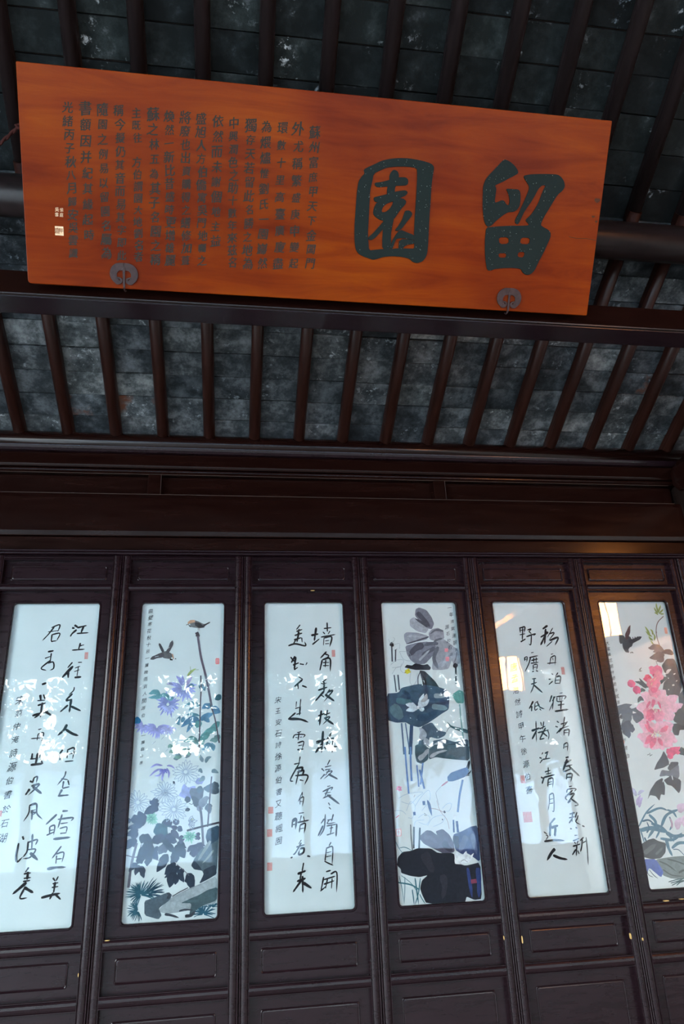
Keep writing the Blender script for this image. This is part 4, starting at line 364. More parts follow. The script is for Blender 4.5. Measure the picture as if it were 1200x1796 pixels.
  ('grass_tuft', 'b 39 44 92 108 732 12833 981 12904 1295 13033|b 39 44 92 108 733 12831 1021 12883 1366 12999|b 39 44 92 108 733 12829 993 12851 1286 12928|b 39 44 92 108 733 12824 1059 12786 1368 12808|b 39 44 92 108 733 12822 984 12777 1210 12778|b 39 44 92 108 732 12819 1063 12726 1338 12690|b 39 44 92 108 730 12816 968 12725 1152 12676|b 39 44 92 108 728 12812 946 12684 1109 12598|b 39 44 92 108 726 12810 950 12647 1120 12531|b 39 44 92 108 726 12811 1008 12612 1221 12471|b 39 44 92 108 722 12807 877 12610 1013 12462|b 39 44 92 108 718 12804 845 12531 987 12319|b 39 44 92 108 718 12804 853 12533 999 12322|b 39 44 92 108 713 12802 753 12549 842 12350|b 39 44 92 108 713 12802 750 12498 849 12257|b 39 44 92 108 707 12801 660 12511 692 12280|b 39 44 92 108 703 12801 627 12539 618 12331|b 39 44 92 108 701 12801 616 12575 583 12395|b 39 44 92 108 700 12801 594 12546 542 12344|b 39 44 92 108 697 12802 563 12537 465 12327|b 39 44 92 108 693 12803 560 12595 429 12432|b 39 44 92 108 690 12805 509 12570 299 12388|b 39 44 92 108 688 12807 486 12593 230 12431|b 39 44 92 108 687 12809 496 12627 248 12493|b 39 44 92 108 685 12810 514 12670 288 12571|b 39 44 92 108 684 12813 444 12663 136 12566|b 39 44 92 108 683 12816 437 12706 140 12645|b 39 44 92 108 682 12818 419 12727 119 12688|b 39 44 92 108 682 12818 395 12711 62 12662|b 39 44 92 108 682 12823 375 12773 69 12781|b 39 44 92 108 683 12827 345 12822 49 12880|b 39 44 92 108 683 12829 374 12846 119 12921|b 39 44 92 108 683 12830 440 12850 245 12917|b 39 44 92 108 686 12835 445 12911 272 13039|b 39 44 92 108 686 12834 463 12895 302 13002|b 39 44 92 108 690 12839 505 12942 370 13092|b 39 44 92 108 691 12840 501 12970 356 13151|b 39 44 92 108 694 12843 547 12995 420 13198|b 39 44 92 108 697 12844 596 12992 496 13183|b 39 44 92 108 700 12846 631 13062 527 13333|b 35 30 70 92 1028 12862 1253 12870 1510 12940|b 35 30 70 92 1028 12859 1340 12868 1689 12955|b 35 30 70 92 1028 12851 1312 12847 1616 12913|b 35 30 70 92 1026 12827 1388 12779 1727 12809|b 35 30 70 92 1024 12817 1392 12748 1716 12757|b 35 30 70 92 1025 12823 1372 12769 1688 12790|b 35 30 70 92 1022 12810 1288 12750 1510 12749|b 35 30 70 92 1017 12794 1346 12694 1603 12662|b 35 30 70 92 1020 12802 1370 12712 1656 12694|b 35 30 70 92 1018 12798 1389 12695 1687 12667|b 35 30 70 92 1017 12795 1284 12715 1492 12693|b 35 30 70 92 1004 12768 1389 12592 1669 12495|b 35 30 70 92 991 12751 1234 12606 1402 12519|b 35 30 70 92 984 12742 1300 12526 1526 12386|b 35 30 70 92 998 12759 1362 12568 1623 12456|b 35 30 70 92 990 12749 1214 12611 1368 12529|b 35 30 70 92 977 12735 1247 12523 1443 12382|b 35 30 70 92 961 12720 1167 12502 1329 12351|b 35 30 70 92 950 12712 1165 12427 1353 12222|b 35 30 70 92 943 12707 1100 12466 1247 12294|b 35 30 70 92 950 12712 1150 12450 1323 12262|b 35 30 70 92 926 12697 1058 12394 1214 12170|b 39 44 92 108 616 13413 560 13227 553 13080|b 39 44 92 108 613 13413 542 13242 508 13107|b 39 44 92 108 610 13413 509 13205 442 13041|b 39 44 92 108 605 13415 488 13238 368 13100|b 39 44 92 108 606 13415 489 13235 374 13094|b 39 44 92 108 602 13417 455 13236 279 13097|b 39 44 92 108 600 13419 454 13266 266 13151|b 39 44 92 108 597 13423 424 13292 197 13201|b 39 44 92 108 595 13428 386 13341 137 13295|b 39 44 92 108 595 13428 413 13352 196 13313|b 39 44 92 108 595 13434 384 13404 177 13413|b 39 44 92 108 595 13434 422 13407 250 13413|b 39 44 92 108 595 13438 378 13436 189 13475|b 39 44 92 108 597 13442 390 13469 230 13537|b 39 44 92 108 598 13445 363 13506 192 13616|b 39 44 92 108 601 13449 431 13522 309 13635|b 39 44 92 108 603 13451 450 13541 336 13672|b 39 44 92 108 605 13453 492 13544 401 13671|b 39 44 92 108 606 13453 484 13574 379 13736|b 39 44 92 108 610 13455 521 13600 427 13786|b 39 44 92 108 614 13457 583 13618 516 13819|b 39 44 92 108 620 13459 643 13587 624 13746|b 39 44 92 108 624 13459 681 13628 687 13836|b 39 44 92 108 625 13459 686 13613 703 13804|b 39 44 92 108 631 13457 724 13596 802 13771|b 39 44 92 108 630 13458 725 13607 799 13795|b 39 40 90 110 3406 13720 3621 13792 3899 13916|b 39 40 90 110 3408 13714 3598 13721 3803 13767|b 39 40 90 110 3408 13711 3668 13692 3921 13720|b 39 40 90 110 3408 13711 3654 13696 3897 13727|b 39 40 90 110 3407 13708 3606 13677 3785 13682|b 39 40 90 110 3405 13701 3661 13597 3857 13536|b 39 40 90 110 3405 13702 3682 13599 3897 13543|b 39 40 90 110 3403 13699 3640 13578 3817 13500|b 39 40 90 110 3399 13695 3563 13556 3691 13454|b 39 40 90 110 3397 13693 3525 13538 3637 13422|b 39 40 90 110 3397 13693 3539 13536 3659 13419|b 39 40 90 110 3391 13689 3471 13456 3581 13274|b 39 40 90 110 3387 13688 3415 13436 3499 13238|b 39 40 90 110 3387 13688 3418 13472 3495 13303|b 39 40 90 110 3382 13687 3357 13490 3386 13334|b 39 40 90 110 3381 13687 3348 13470 3374 13298|b 39 40 90 110 3378 13687 3322 13481 3319 13318|b 39 40 90 110 3374 13688 3284 13475 3233 13308|b 39 40 90 110 3369 13689 3236 13462 3111 13283|b 39 40 90 110 3366 13691 3231 13501 3078 13355|b 39 40 90 110 3364 13692 3210 13508 3018 13367|b 39 40 90 110 3362 13693 3182 13497 2951 13348|b 39 40 90 110 3361 13694 3203 13535 2996 13418|b 39 40 90 110 3358 13698 3140 13548 2853 13447|b 39 40 90 110 3357 13701 3152 13596 2895 13534|b 39 40 90 110 3356 13703 3138 13618 2880 13577|b 39 40 90 110 3356 13709 3166 13678 2977 13683|b 39 40 90 110 3356 13710 3070 13678 2796 13700|b 39 40 90 110 3356 13711 3115 13695 2894 13724|b 39 40 90 110 3357 13716 3141 13739 2969 13804|b 35 40 90 110 3746 13459 3889 13447 4026 13462|b 35 40 90 110 3744 13451 3918 13389 4053 13357|b 35 40 90 110 3741 13447 3876 13373 3975 13325|b 35 40 90 110 3739 13445 3852 13367 3936 13313|b 35 40 90 110 3734 13440 3814 13326 3890 13240|b 35 40 90 110 3730 13438 3772 13331 3825 13250|b 35 40 90 110 3721 13436 3705 13288 3729 13172|b 35 40 90 110 3715 13436 3666 13285 3654 13167|b 35 40 90 110 3710 13437 3638 13287 3588 13169|b 35 40 90 110 3704 13439 3618 13315 3520 13219|b 35 40 90 110 3701 13442 3619 13350 3513 13281|b 35 40 90 110 3698 13445 3604 13367 3478 13312|b 35 40 90 110 3696 13448 3574 13374 3416 13327|b 35 40 90 110 3694 13457 3520 13428 3345 13432'),
  ('seal', 'p 0 150 70 90 3585 11808 3851 11842 3857 12044 3591 12010|k 134 160 40 60 3658 12034 3667 12058'),
 ],
 3: [
  ('withered_lotus_leaf', 'p 0 122 122 134 1861 299 2065 211 2446 358 2693 750 2787 1084 2638 1369 2418 1328 2107 1051 1794 645|p 0 170 172 182 1498 864 1744 716 2109 1023 2482 1367 2284 1585 1850 1471 1483 1194|p 0 156 158 168 1136 1628 1293 1510 1844 1542 2418 1711 2340 1901 1694 2029 1245 2148 1133 1888|p 0 152 152 162 2638 1369 2980 1295 3255 1473 3262 1867 2912 2026 2478 1913 2441 1575|p 0 124 126 138 1157 2222 1802 2057 2359 2009 2804 2231 2643 2659 2150 3141 1710 3186 1400 2971 1218 2650|p 0 158 160 168 2697 2067 3152 1844 3465 2076 3733 2296 3551 2992 3331 3424 2953 3470 2450 3462 2564 2924 2829 2447|p 0 166 170 180 3616 2240 3995 2462 3977 3158 3639 3217 3494 2895|b 240 84 84 96 1932 467 2286 914 2537 1247|b 141 84 84 96 2425 1246 2216 1079 1793 800|b 86 84 84 96 2435 1766 1810 1960 1219 2131|b 301 84 84 96 2124 2169 1666 2378 1336 2747|b 194 100 102 114 2717 2338 2312 2547 1969 2703|b 162 100 102 114 2903 2124 2460 2119 2119 2223|b 215 110 112 122 2888 2286 2613 2872 2784 3404|b 109 110 112 122 3244 1473 2857 1415 2503 1630|b 108 110 112 122 3151 1855 2807 1960 2561 2228|b 106 182 184 192 1837 2966 2074 2757 2431 2441|b 87 182 184 192 1497 1019 1873 1187 2350 1465|b 75 182 184 192 1277 1727 1718 1731 2267 1791|b 161 182 184 192 3361 2561 3209 2987 3013 3302|b 75 128 130 140 3861 2568 3772 2888 3634 3153'),
  ('ink_stalk', 'p 0 30 30 40 1038 3312 1167 3178 1435 3224 1607 3111 2035 3207 2258 3158 2417 3345 2352 3460 2014 3454 1580 3447 1261 3368|p 0 30 30 40 1796 3466 2075 3508 2325 3763 2573 4028 2775 4369 1927 4352 1893 3922|k 42 60 60 72 1814 3572 1699 3856 1671 4321'),
  ('pods', 'k 75 90 94 104 454 2203 432 3009|k 69 90 94 104 646 2419 594 3011|l 235 60 62 70 375 2084 458 2138 549 2086|k 139 60 62 70 653 2397 663 2419|k 63 70 80 94 483 3679 532 4513|k 74 70 80 94 677 3672 699 4425|k 96 52 54 62 3726 3234 3663 4049|l 267 52 54 62 3620 3179 3713 3250 3830 3183|k 117 52 54 62 3666 4127 3666 4179|k 16 176 184 190 307 1879 429 2095 634 1882 560 1774|k 16 176 184 190 588 2151 865 2100 846 2368'),
  ('white_lotus', 'k 16 168 178 186 836 2501 1323 2561 1428 2960 1025 2902 836 2501|k 16 168 178 186 329 3181 642 2949 1021 2954 836 3267 401 3313|k 16 168 178 186 901 3111 824 3424 1028 3584 1260 3379|k 16 168 178 186 380 3625 616 3316 890 3268|k 16 168 178 186 1360 3485 1266 4004 1411 4213 1651 3907 1677 3595|k 211 232 220 70 1084 3559 1308 3458|k 53 200 180 40 1028 3584 1112 3544|k 53 200 180 40 1202 3430 1279 3484'),
  ('seal', 'p 0 226 140 150 3224 2371 3413 2373 3394 2561 3206 2559|p 0 226 140 150 3225 2816 3426 2803 3403 3032 3214 3040'),
  ('lotus_leaf', 'p 0 52 66 88 39 4584 636 4556 813 4314 1522 4174 1750 4147 2647 4289 3131 4454 3231 4867 3144 5425 2748 5628 2351 5868 2016 6059 1566 6245 1153 6135 902 5980 429 5992 -7 5857|b 465 90 110 120 276 5156 610 5664 704 5816|b 260 120 140 150 2289 5253 2713 5314 3084 5373|b 210 150 160 168 2443 4748 2766 4755 3090 4762|b 310 38 56 84 1498 5786 2032 5750 2592 5463|b 209 38 56 84 856 4459 1157 4720 1020 5123|b 157 38 56 84 1897 4838 2426 4926 3070 4966|b 311 70 100 110 505 4909 1027 5022 1293 5028'),
  ('lotus_bloom', 'l 239 205 215 222 1645 5289 1781 4937 1914 4634|l 259 205 215 222 1539 5286 1228 5178 967 5121|l 228 205 215 222 1588 5338 1212 5379 969 5448|l 228 205 215 222 1645 5289 1982 5094 2160 4895|l 187 205 215 222 1641 5339 1796 5393 1858 5294|k 156 235 238 240 1539 5286 1645 5289|l 208 180 178 180 1773 5039 2004 4840 2075 4638'),
  ('lotus_leaf', 'p 0 74 86 104 1675 6198 2222 6005 2504 6409 2930 6510 2807 6674 2466 6811 2065 6702 1920 7029 1684 7458 1259 7444 1514 6871|p 0 60 92 98 2970 5984 3214 6220 4026 6402 4030 6610 3563 6468 3154 6288|p 0 72 90 106 1972 7515 2143 6890 2784 6811 3307 6983 4004 6847 3923 7578|l 357 168 172 182 1571 6824 1752 6536 1565 6260|b 305 168 172 182 1678 7409 1868 7028 1788 6733|b 204 190 190 196 2112 7230 2444 7045 2774 6909|b 307 40 48 62 2846 7252 3273 7217 3918 7139|p 0 92 150 142 3355 4716 3773 4467 3991 4575 3963 5140 3594 5141|k 21 60 64 76 2920 6495 3044 6325 3240 6231'),
  ('stems', 'k 77 92 110 140 690 6014 702 6701 707 7474|k 62 92 110 140 889 6019 941 6708 1007 7484|k 175 48 64 100 1186 6126 1101 6810 1017 7484|k 73 130 170 168 3725 5185 3721 5994 3743 6888'),
  ('lotus_leaf', 'p 0 66 82 92 1292 7037 1975 7058 1892 7739 1558 7937 1295 7834 1247 7457|p 0 66 82 92 1914 7751 2265 7647 2714 7725 3280 7796 3947 7860 4029 7120 1975 7058|b 220 170 172 178 1406 7723 1706 7524 1956 7269|b 133 170 172 178 1981 7638 2398 7441 2865 7350'),
  ('stems', 'k 83 112 142 196 774 7127 785 8169 804 9239|k 94 112 142 196 1056 7135 1007 7918 991 8689|k 66 112 142 196 1300 7980 1314 8496 1316 8955|k 77 112 142 196 1607 7886 1528 8298 1413 8857|k 93 112 142 196 1424 8191 1502 8605 1575 9056|k 130 60 84 130 1502 9592 1504 9767|l 141 60 84 130 1689 9550 1771 9878 1848 10254|k 118 60 84 130 1006 10045 1010 10193|k 75 60 84 130 2865 10470 2837 11009|k 108 60 84 130 3026 10527 3036 11018|k 37 64 76 84 789 10576 771 11157 790 11662|k 75 64 76 84 944 10681 861 11593|k 80 64 76 84 1224 10732 1108 11605'),  # pale blue stems carry the glass reflection painted over dark ink
  ('kingfisher', 'p 0 62 92 138 2755 8764 2758 8558 2963 8379 3405 8250 3759 8157 3882 8339 3654 8590 3300 8701 3009 8773|b 88 110 150 190 2987 8427 3339 8336 3689 8270|b 122 30 40 54 3775 8273 3872 8067 3953 7860|b 66 30 40 54 3724 8479 3872 8432 3983 8306|b 55 30 40 54 3661 8528 3775 8533 3892 8511|k 143 236 242 244 2883 8676 2893 8686|b 77 236 242 244 2988 8530 3018 8567|b 121 236 242 244 3128 8716 3477 8651 3655 8580|k 66 30 36 60 2887 8686 2892 8692|b 66 176 110 120 2772 8764 2604 8861 2413 8976|k 99 96 126 176 3515 8719 3407 9034 3280 9436 3121 10144|k 22 150 160 170 2413 8976 2179 9191 2137 9341 2234 9797'),
  ('white_lotus', 'k 22 178 198 214 327 9420 613 9281 1118 9200 1506 9215 1212 9405 857 9691 426 9574|k 21 178 198 214 643 9980 865 9592 1070 9800 921 10288 702 10279|k 22 178 198 214 1070 9800 1438 9364 1793 9125 1813 9530 1383 10011|k 21 178 198 214 1194 10300 1481 10164 1743 10323 1552 10610 1178 10495|k 21 178 198 214 1603 10661 1908 10330 2469 10255 2330 10546 1872 10722|k 21 178 198 214 944 10681 1073 10442 1460 10409|k 21 178 198 214 15 9954 397 9970 604 10127|k 22 178 198 214 2387 9953 2629 9763 2852 9772 2710 10066 2433 10055|k 216 232 236 238 2880 10322 3013 10378|k 27 170 150 150 1834 9921 2160 9994 2479 10156|k 22 170 150 150 2142 9593 2266 10048 2560 10457 2632 10853|k 22 170 150 150 1110 9301 1046 9399|k 108 44 40 50 2448 10130 2508 10083|k 64 44 40 50 2328 10447 2364 10419|k 27 120 130 120 1485 10115 1586 10218 1477 10213'),
  ('seal', 'l 108 232 150 180 377 8985 441 8954 487 8935|l 108 232 150 180 360 8975 361 8920 377 8878|l 108 232 150 180 340 8982 305 8947 253 8923|l 108 232 150 180 337 9003 273 9017 226 9045|l 108 232 150 180 356 9015 362 9062 349 9122|l 108 232 150 180 374 9007 424 9040 492 9089|k 181 222 110 120 184 10197 204 10228|p 0 236 190 194 59 10738 342 10727 328 11065 59 11052|p 0 236 240 244 100 10779 295 10768 288 11020 104 11021|k 21 226 150 160 142 10863 250 10868|k 21 226 150 160 201 10793 197 11011'),
  ('lotus_leaf', 'p 0 88 84 100 1115 11135 1531 10853 1759 10888 2041 11105 1964 10921 2314 10829 2619 11097 2799 11493 2791 11839 2319 11912 1799 11648 1372 11436|b 266 60 56 72 2306 11374 2446 11621 2704 11778|b 159 110 106 122 1398 11138 1720 11201 2024 11457|p 0 30 33 44 83 11935 324 11710 702 11691 1088 11585 1681 11633 1989 11839 2760 11876 2774 12268 3248 12434 3974 12318 3874 13822 3525 13848 3166 13690 3075 13933 1269 13877 1091 13484 1026 13242 1138 12925 1433 12726 1043 12790 622 12721 197 12574 192 12419 38 12262|b 421 50 50 60 1340 11807 1519 12243 1700 12628|b 314 50 50 60 2120 12743 2182 13212 2028 13710|p 0 62 76 116 2773 11104 3229 10978 3694 10793 4006 10757 4086 11457 3973 12328 3414 11917 3136 11952 2828 11745|b 268 96 106 140 3428 11183 3227 11513 3027 11841|b 215 96 106 140 3716 11098 3777 11539 3838 11976|b 267 40 44 62 2933 11160 2903 11450 2987 11695|b 232 50 66 120 3827 12548 3816 13113 3741 13759|b 158 50 66 120 3337 12523 3383 13090 3419 13741'),  # blue upright strokes at the right paint a reflection in the glass
  ('white_lotus', 'p 0 236 240 245 2747 12162 2869 11776 3016 11946 3155 11981 3361 11800 3411 12099 3736 11899 3471 12302 3091 12369 2757 12333|k 21 150 150 160 3039 12248 3209 12185 3363 12288'),
  ('seal', 'k 273 138 62 84 3567 13006 3580 13175'),
  ('reeds', 'k 62 66 118 130 0 12948 594 13071 1001 13296|b 68 66 118 130 827 12815 866 13325 909 13893|b 52 66 118 130 1072 12828 937 13421 741 13883|b 31 66 118 130 93 12684 188 13197 235 13773|b 52 66 118 130 659 13268 686 13590 700 13881|k 26 66 118 130 200 12681 601 12989 865 13334|k 26 66 118 130 33 11267 174 11561 330 11768|b 32 66 118 130 174 11551 445 11526 809 11696|b 31 66 118 130 354 12744 316 13249 246 13837|b 41 66 118 130 986 13469 1077 13657 1217 13874'),
 ],
 5: [
  ('swallow', 'p 0 84 86 90 1053 2231 1300 1874 1541 1825 1730 2136 1590 2391 1353 2531 1355 2735 1155 2702 1054 2497|l 225 96 72 72 1319 2055 1491 1669 1716 1244|p 0 88 88 90 970 1742 1267 1822 1270 2131 958 2271 907 2117|b 215 74 74 80 1468 2185 1823 2060 2247 1884|b 51 74 74 80 1592 1980 1586 1877|b 51 74 74 80 1724 2008 1738 1889|b 51 74 74 80 1837 1993 1874 1870|b 51 74 74 80 1951 1974 2008 1861|k 102 236 238 238 1361 2704 1487 2676|b 133 236 238 238 1470 2441 1548 2595|k 51 40 36 40 1423 2726 1475 2736|b 46 40 36 40 1496 2686 1590 2758'),
  ('branch', 'k 46 132 110 100 3217 2462 3143 2049 3157 1580 3362 1109 3777 767|k 26 132 110 100 2831 2252 3074 2409 3228 2463|k 26 132 110 100 3179 1685 3158 1528|l 105 152 166 96 3480 579 3495 258 3503 16|l 94 152 166 96 3508 579 3653 312 3752 124|l 94 152 166 96 3468 632 3375 418 3325 257|l 94 152 166 96 3525 633 3730 473 3867 367|l 94 152 166 96 3485 686 3367 578 3283 578|l 84 152 166 96 3581 633 3751 634 3841 634|l 113 152 166 96 2767 1785 2657 1524 2563 1313|l 103 152 166 96 2855 1890 2667 1732 2545 1575|l 93 152 166 96 2933 1787 2923 1578 2835 1473|l 113 152 166 96 2865 2097 2722 1992 2672 1836|l 93 152 166 96 2921 2098 3022 1892 2956 1683|l 92 152 166 96 2820 2303 2787 2200 2699 2096'),
  ('grey_leaves', 'l 359 110 108 112 3381 2644 2952 2459 2502 2495|l 256 110 108 112 3348 2669 3028 2614 2730 2712|l 409 92 88 94 3357 2874 2960 2919 2467 3039|l 306 92 88 94 3279 2975 3080 3124 2838 3222|l 307 58 62 68 3893 2830 3612 2724 3220 2744|k 25 58 62 68 2794 3171 2853 3525|p 0 70 78 86 3064 3438 3419 3089 3873 3085 3995 3745 4024 4504 3668 5087 3082 5045 2829 4727 2983 4335 3247 4132 3117 3690|b 357 52 58 66 3638 3336 3827 3943 3883 4640|k 132 230 232 232 3692 3865 3713 3916|k 111 230 232 232 3736 4240 3752 4266|k 131 230 232 232 3494 4434 3509 4509|k 70 230 232 232 3177 4675 3188 4724|k 61 230 232 232 3302 4083 3301 4133|l 152 230 232 232 3022 3628 3086 3830 3238 3882|l 152 230 232 232 3238 3882 3381 3735 3568 3637|l 200 72 88 96 2110 4555 1820 4402 1646 4078|l 180 72 88 96 1939 4601 1669 4350 1368 4246|l 180 72 88 96 1864 4697 1650 4693 1576 4789|l 201 72 88 96 2746 4370 3007 4177 3324 3984|l 151 72 88 96 3138 4080 2878 4026 2655 4047|p 0 90 98 112 70 5480 608 5349 978 5405 1192 5602 1373 5750 1608 6137 38 6097|l 197 226 230 232 770 5592 1116 5456 1295 5364|b 39 226 230 232 99 6051 303 5819 708 5638|l 245 226 230 232 821 6117 1017 5932 951 5740|l 228 80 88 96 1814 5183 1505 5128 1305 5316|l 445 80 88 96 3315 6133 3500 5802 3814 5616|l 447 80 88 96 3723 6000 3852 5228 4077 4743'),
  ('peony', 'l 554 236 112 148 2801 4124 2564 3721 2309 3516|l 454 236 112 148 2531 3870 2804 3625 2966 3878|l 606 240 140 164 2531 3870 2780 3974 3052 3979|l 502 228 88 120 2110 4309 2109 4061 2044 3911|l 601 238 128 156 1981 4405 2433 4315 2811 4322|l 451 238 128 156 2078 4456 2379 4560 2724 4469|l 399 228 92 136 927 4434 1187 4340 1380 4320|l 418 228 92 136 1160 4732 1383 4687 1587 4740|l 299 228 92 136 1297 4588 1447 4640 1503 4885|b 40 246 206 170 2239 4212 2368 4116|b 40 246 206 170 2455 4217 2596 4070|b 40 246 206 170 2325 4313 2239 4459|b 60 215 60 90 2163 4062 2293 3965|b 60 215 60 90 2455 3968 2531 3870'),
  ('peony', 'l 645 243 182 200 2198 5385 1941 5089 1593 4838|l 644 243 182 200 2103 5576 1625 5565 1165 5602|l 645 243 182 200 2187 5433 2604 5006 2993 4720|l 596 243 182 200 2518 5393 3075 5308 3628 5028|l 496 243 182 200 2593 5539 3223 5602 3822 5471|l 743 243 182 200 2454 5680 2826 5930 3262 6132|l 693 240 150 176 2028 5670 1755 5951 1493 6182|l 742 240 150 176 2135 5673 2263 6059 2411 6348|l 599 240 150 176 2025 4700 2433 4807 2680 4910|l 345 230 104 140 2072 5959 1829 6095 1683 6281|b 169 230 104 140 2240 5192 2145 5384 2049 5575|b 129 230 104 140 2433 5294 2497 5489 2507 5682|b 129 230 104 140 2006 5284 1868 5426 1721 5615|l 300 230 104 140 2143 4654 2347 4707 2584 4614|b 44 248 236 214 1849 5762 1933 5620|b 44 248 236 214 2061 5767 2129 5576|b 45 248 236 214 2268 5796 2305 5629|b 45 248 236 214 2486 5777 2491 5633|b 44 248 236 214 2146 5865 2214 5675|b 49 222 80 120 2028 5670 2103 5816|b 50 222 80 120 2347 5678 2363 5846'),
  ('peony', 'l 704 243 176 196 1966 6924 1548 6517 1092 6279|l 585 243 176 196 1815 7032 1365 7074 903 7033|l 644 243 176 196 1941 7035 1505 7302 1164 7485|l 644 243 176 196 2004 7037 1742 7364 1582 7664|l 644 243 176 196 2067 7039 2118 7376 2171 7699|l 586 243 176 196 2193 7042 2507 7332 2790 7480|l 587 243 176 196 2268 6989 2697 7057 3100 7237|l 645 243 176 196 2154 6929 2609 6603 3030 6444|l 587 243 176 196 2041 6870 2305 6538 2483 6315|l 293 232 110 142 1765 6974 1529 7191 1243 7349|l 269 232 110 142 1929 7091 1680 7362 1532 7607|l 234 232 110 142 2054 7095 2130 7320 2218 7490|l 270 232 110 142 1852 6864 1649 6633 1446 6402|l 235 232 110 142 2243 6819 2533 6658 2749 6550|b 118 232 110 142 1609 6235 1662 6577 1789 6862|l 297 232 110 142 2050 5674 1809 5898 1621 6179|b 47 250 232 206 1690 7028 1852 6864|b 47 250 232 206 1935 7063 1984 6840|b 47 250 232 206 2123 7069 2167 6873|b 47 250 232 206 1871 6780 1966 6924|b 47 250 232 206 2129 6759 2060 6926|l 407 230 92 132 2331 7826 2657 7781 3148 7574|l 349 230 92 132 2381 7883 2544 7998 2656 8057|l 291 230 92 132 2707 7838 2908 7789 3096 7850'),
  ('ink_leaves', 'p 0 84 94 110 74 5855 339 5633 804 5529 947 5762 608 5868 231 5859|p 0 84 94 110 860 5874 1188 5825 1487 6061 1293 6227 1012 6362 864 6159|l 472 96 104 116 797 5873 476 6206 54 6589|l 529 66 74 92 664 6211 385 6655 459 7059|l 352 66 74 92 630 6380 678 6606 668 6803|l 234 66 74 92 431 6431 241 6594 156 6704|p 0 72 78 86 3459 5708 3938 5603 3814 6121 3577 6573 3349 6452 3120 6332 3082 6217|p 0 52 54 62 2998 6443 3362 6396 3787 6235 3665 6746 3346 6737 3216 7016 2969 6981 2920 6782|l 409 52 54 62 3424 7750 3222 7799 3008 7903|l 236 110 116 128 2331 6425 2438 6513 2584 6432|p 0 76 76 86 2216 7723 2356 8047 2406 8378 2047 8529 1787 8574 1489 8629 1709 8311 2030 7993|p 0 60 58 68 2220 8589 2481 8271 2918 8285 2779 8609 2431 8760|p 0 112 112 122 1704 8950 1899 8632 2319 8701 2892 8394 2815 8936 2653 9146 2147 8912|p 0 48 46 58 851 9980 1075 9567 1485 9156 1879 8999 1915 9440 1805 9818 1616 9757 1466 10068 1321 9841 1029 9777|p 0 48 46 58 1901 9118 2344 8919 2851 9153 2723 9588 2581 9768 2391 9522 2283 9400 2050 9338|b 69 226 230 232 2394 8377 2487 8107|b 46 226 230 232 1938 9012 1828 9223|b 46 226 230 232 2394 8921 2406 9137|k 35 226 230 232 2954 8396 3126 8072'),
  ('orchid', 'b 83 82 124 146 139 11165 645 10571 1194 10193|b 101 82 124 146 667 10608 1381 10394 1811 10516|b 102 82 124 146 1787 10489 2066 10604 2214 10860|b 134 82 124 146 1283 11242 1704 10719 2400 10488|b 102 82 124 146 2333 10511 2649 10472 3003 10539|b 189 82 124 146 149 11344 824 11272 1554 11509|b 190 82 124 146 1495 11506 1878 11676 2490 11653|b 146 82 124 146 778 10654 1048 11077 488 11714|b 134 82 124 146 809 11067 1361 11296 1820 11927|b 122 82 124 146 1140 11744 1784 11824 2333 11544|b 133 82 124 146 1638 12195 2047 11988 2585 12014|b 167 82 124 146 1438 11758 1465 12162 1587 12543|b 78 82 124 146 170 11243 225 11550 275 11930|b 112 82 124 146 1036 11128 1159 11389 903 11733|b 90 82 124 146 1837 10802 1876 11165 1697 11413|b 78 62 100 124 354 10945 722 10909 1025 11179|b 67 62 100 124 483 11460 645 11264 592 10955|b 89 62 100 124 322 11655 397 11861 493 11965|b 44 62 100 124 1685 12248 1977 12287 2263 12601'),
  ('orchid_bloom', 'l 191 184 168 206 334 10324 419 10067 613 9866|l 146 184 168 206 206 10215 350 9960 545 9758|l 203 190 190 214 293 9800 216 9587 78 9370|l 147 190 190 214 364 9751 578 9601 771 9555|l 396 214 190 210 2369 10617 2601 10418 2979 10381|l 336 214 190 210 2069 11379 2261 11079 2563 10833|l 281 214 190 210 2562 11350 2563 11092 2576 10782|b 90 186 160 180 1840 11318 1899 11063 1826 10854'),
  ('rock', 'p 0 50 50 56 67 11955 475 11774 786 11717 997 11848 1380 11957 1270 12363 979 12598 528 12625 69 12503|b 198 92 94 98 173 12350 509 12167 848 11982|b 110 92 94 98 749 12427 959 12288 1169 12148|p 0 112 122 122 692 12633 1552 12566 2201 12558 3109 12593 2853 13620 1336 13501 903 13332 756 12932|b 66 66 76 76 860 12730 1238 12898 1640 13213|b 66 66 76 76 1294 12653 1743 12774 2180 12945|b 55 66 76 76 959 13080 1372 13347 1946 13425|b 88 66 76 76 1746 13268 2004 13183 2346 13250|p 0 78 96 170 80 12593 706 12624 982 13189 794 13424 278 12957 79 13338 27 13033'),
  ('grass_tuft', 'b 33 46 66 84 259 13045 439 13298 640 13455|b 33 46 66 84 133 13087 207 13286 418 13394|b 49 50 80 86 1236 13680 1666 13606 2052 13480|b 49 50 80 86 1272 13779 1655 13654 2029 13576|b 44 50 80 86 1505 13792 1772 13660 2135 13631|b 44 50 80 86 1130 13626 1561 13552 1923 13522'),
  ('seal', 'k 174 232 150 140 86 7148 77 7314|k 149 232 150 140 68 8217 67 8407'),
  ('seal', 'p 0 240 170 150 3673 1375 3836 1403 3814 1743 3649 1731'),
  ('butterfly', 'b 40 120 120 110 1735 3657 1899 3520|b 40 120 120 110 1697 3706 1888 3699|b 30 120 120 110 1804 3583 1795 3758'),
  ('butterfly', 'b 35 120 130 130 1281 7903 1414 7863|b 35 120 130 130 1393 7961 1566 7884|b 29 120 130 130 1435 7797 1424 7962'),
 ],
}
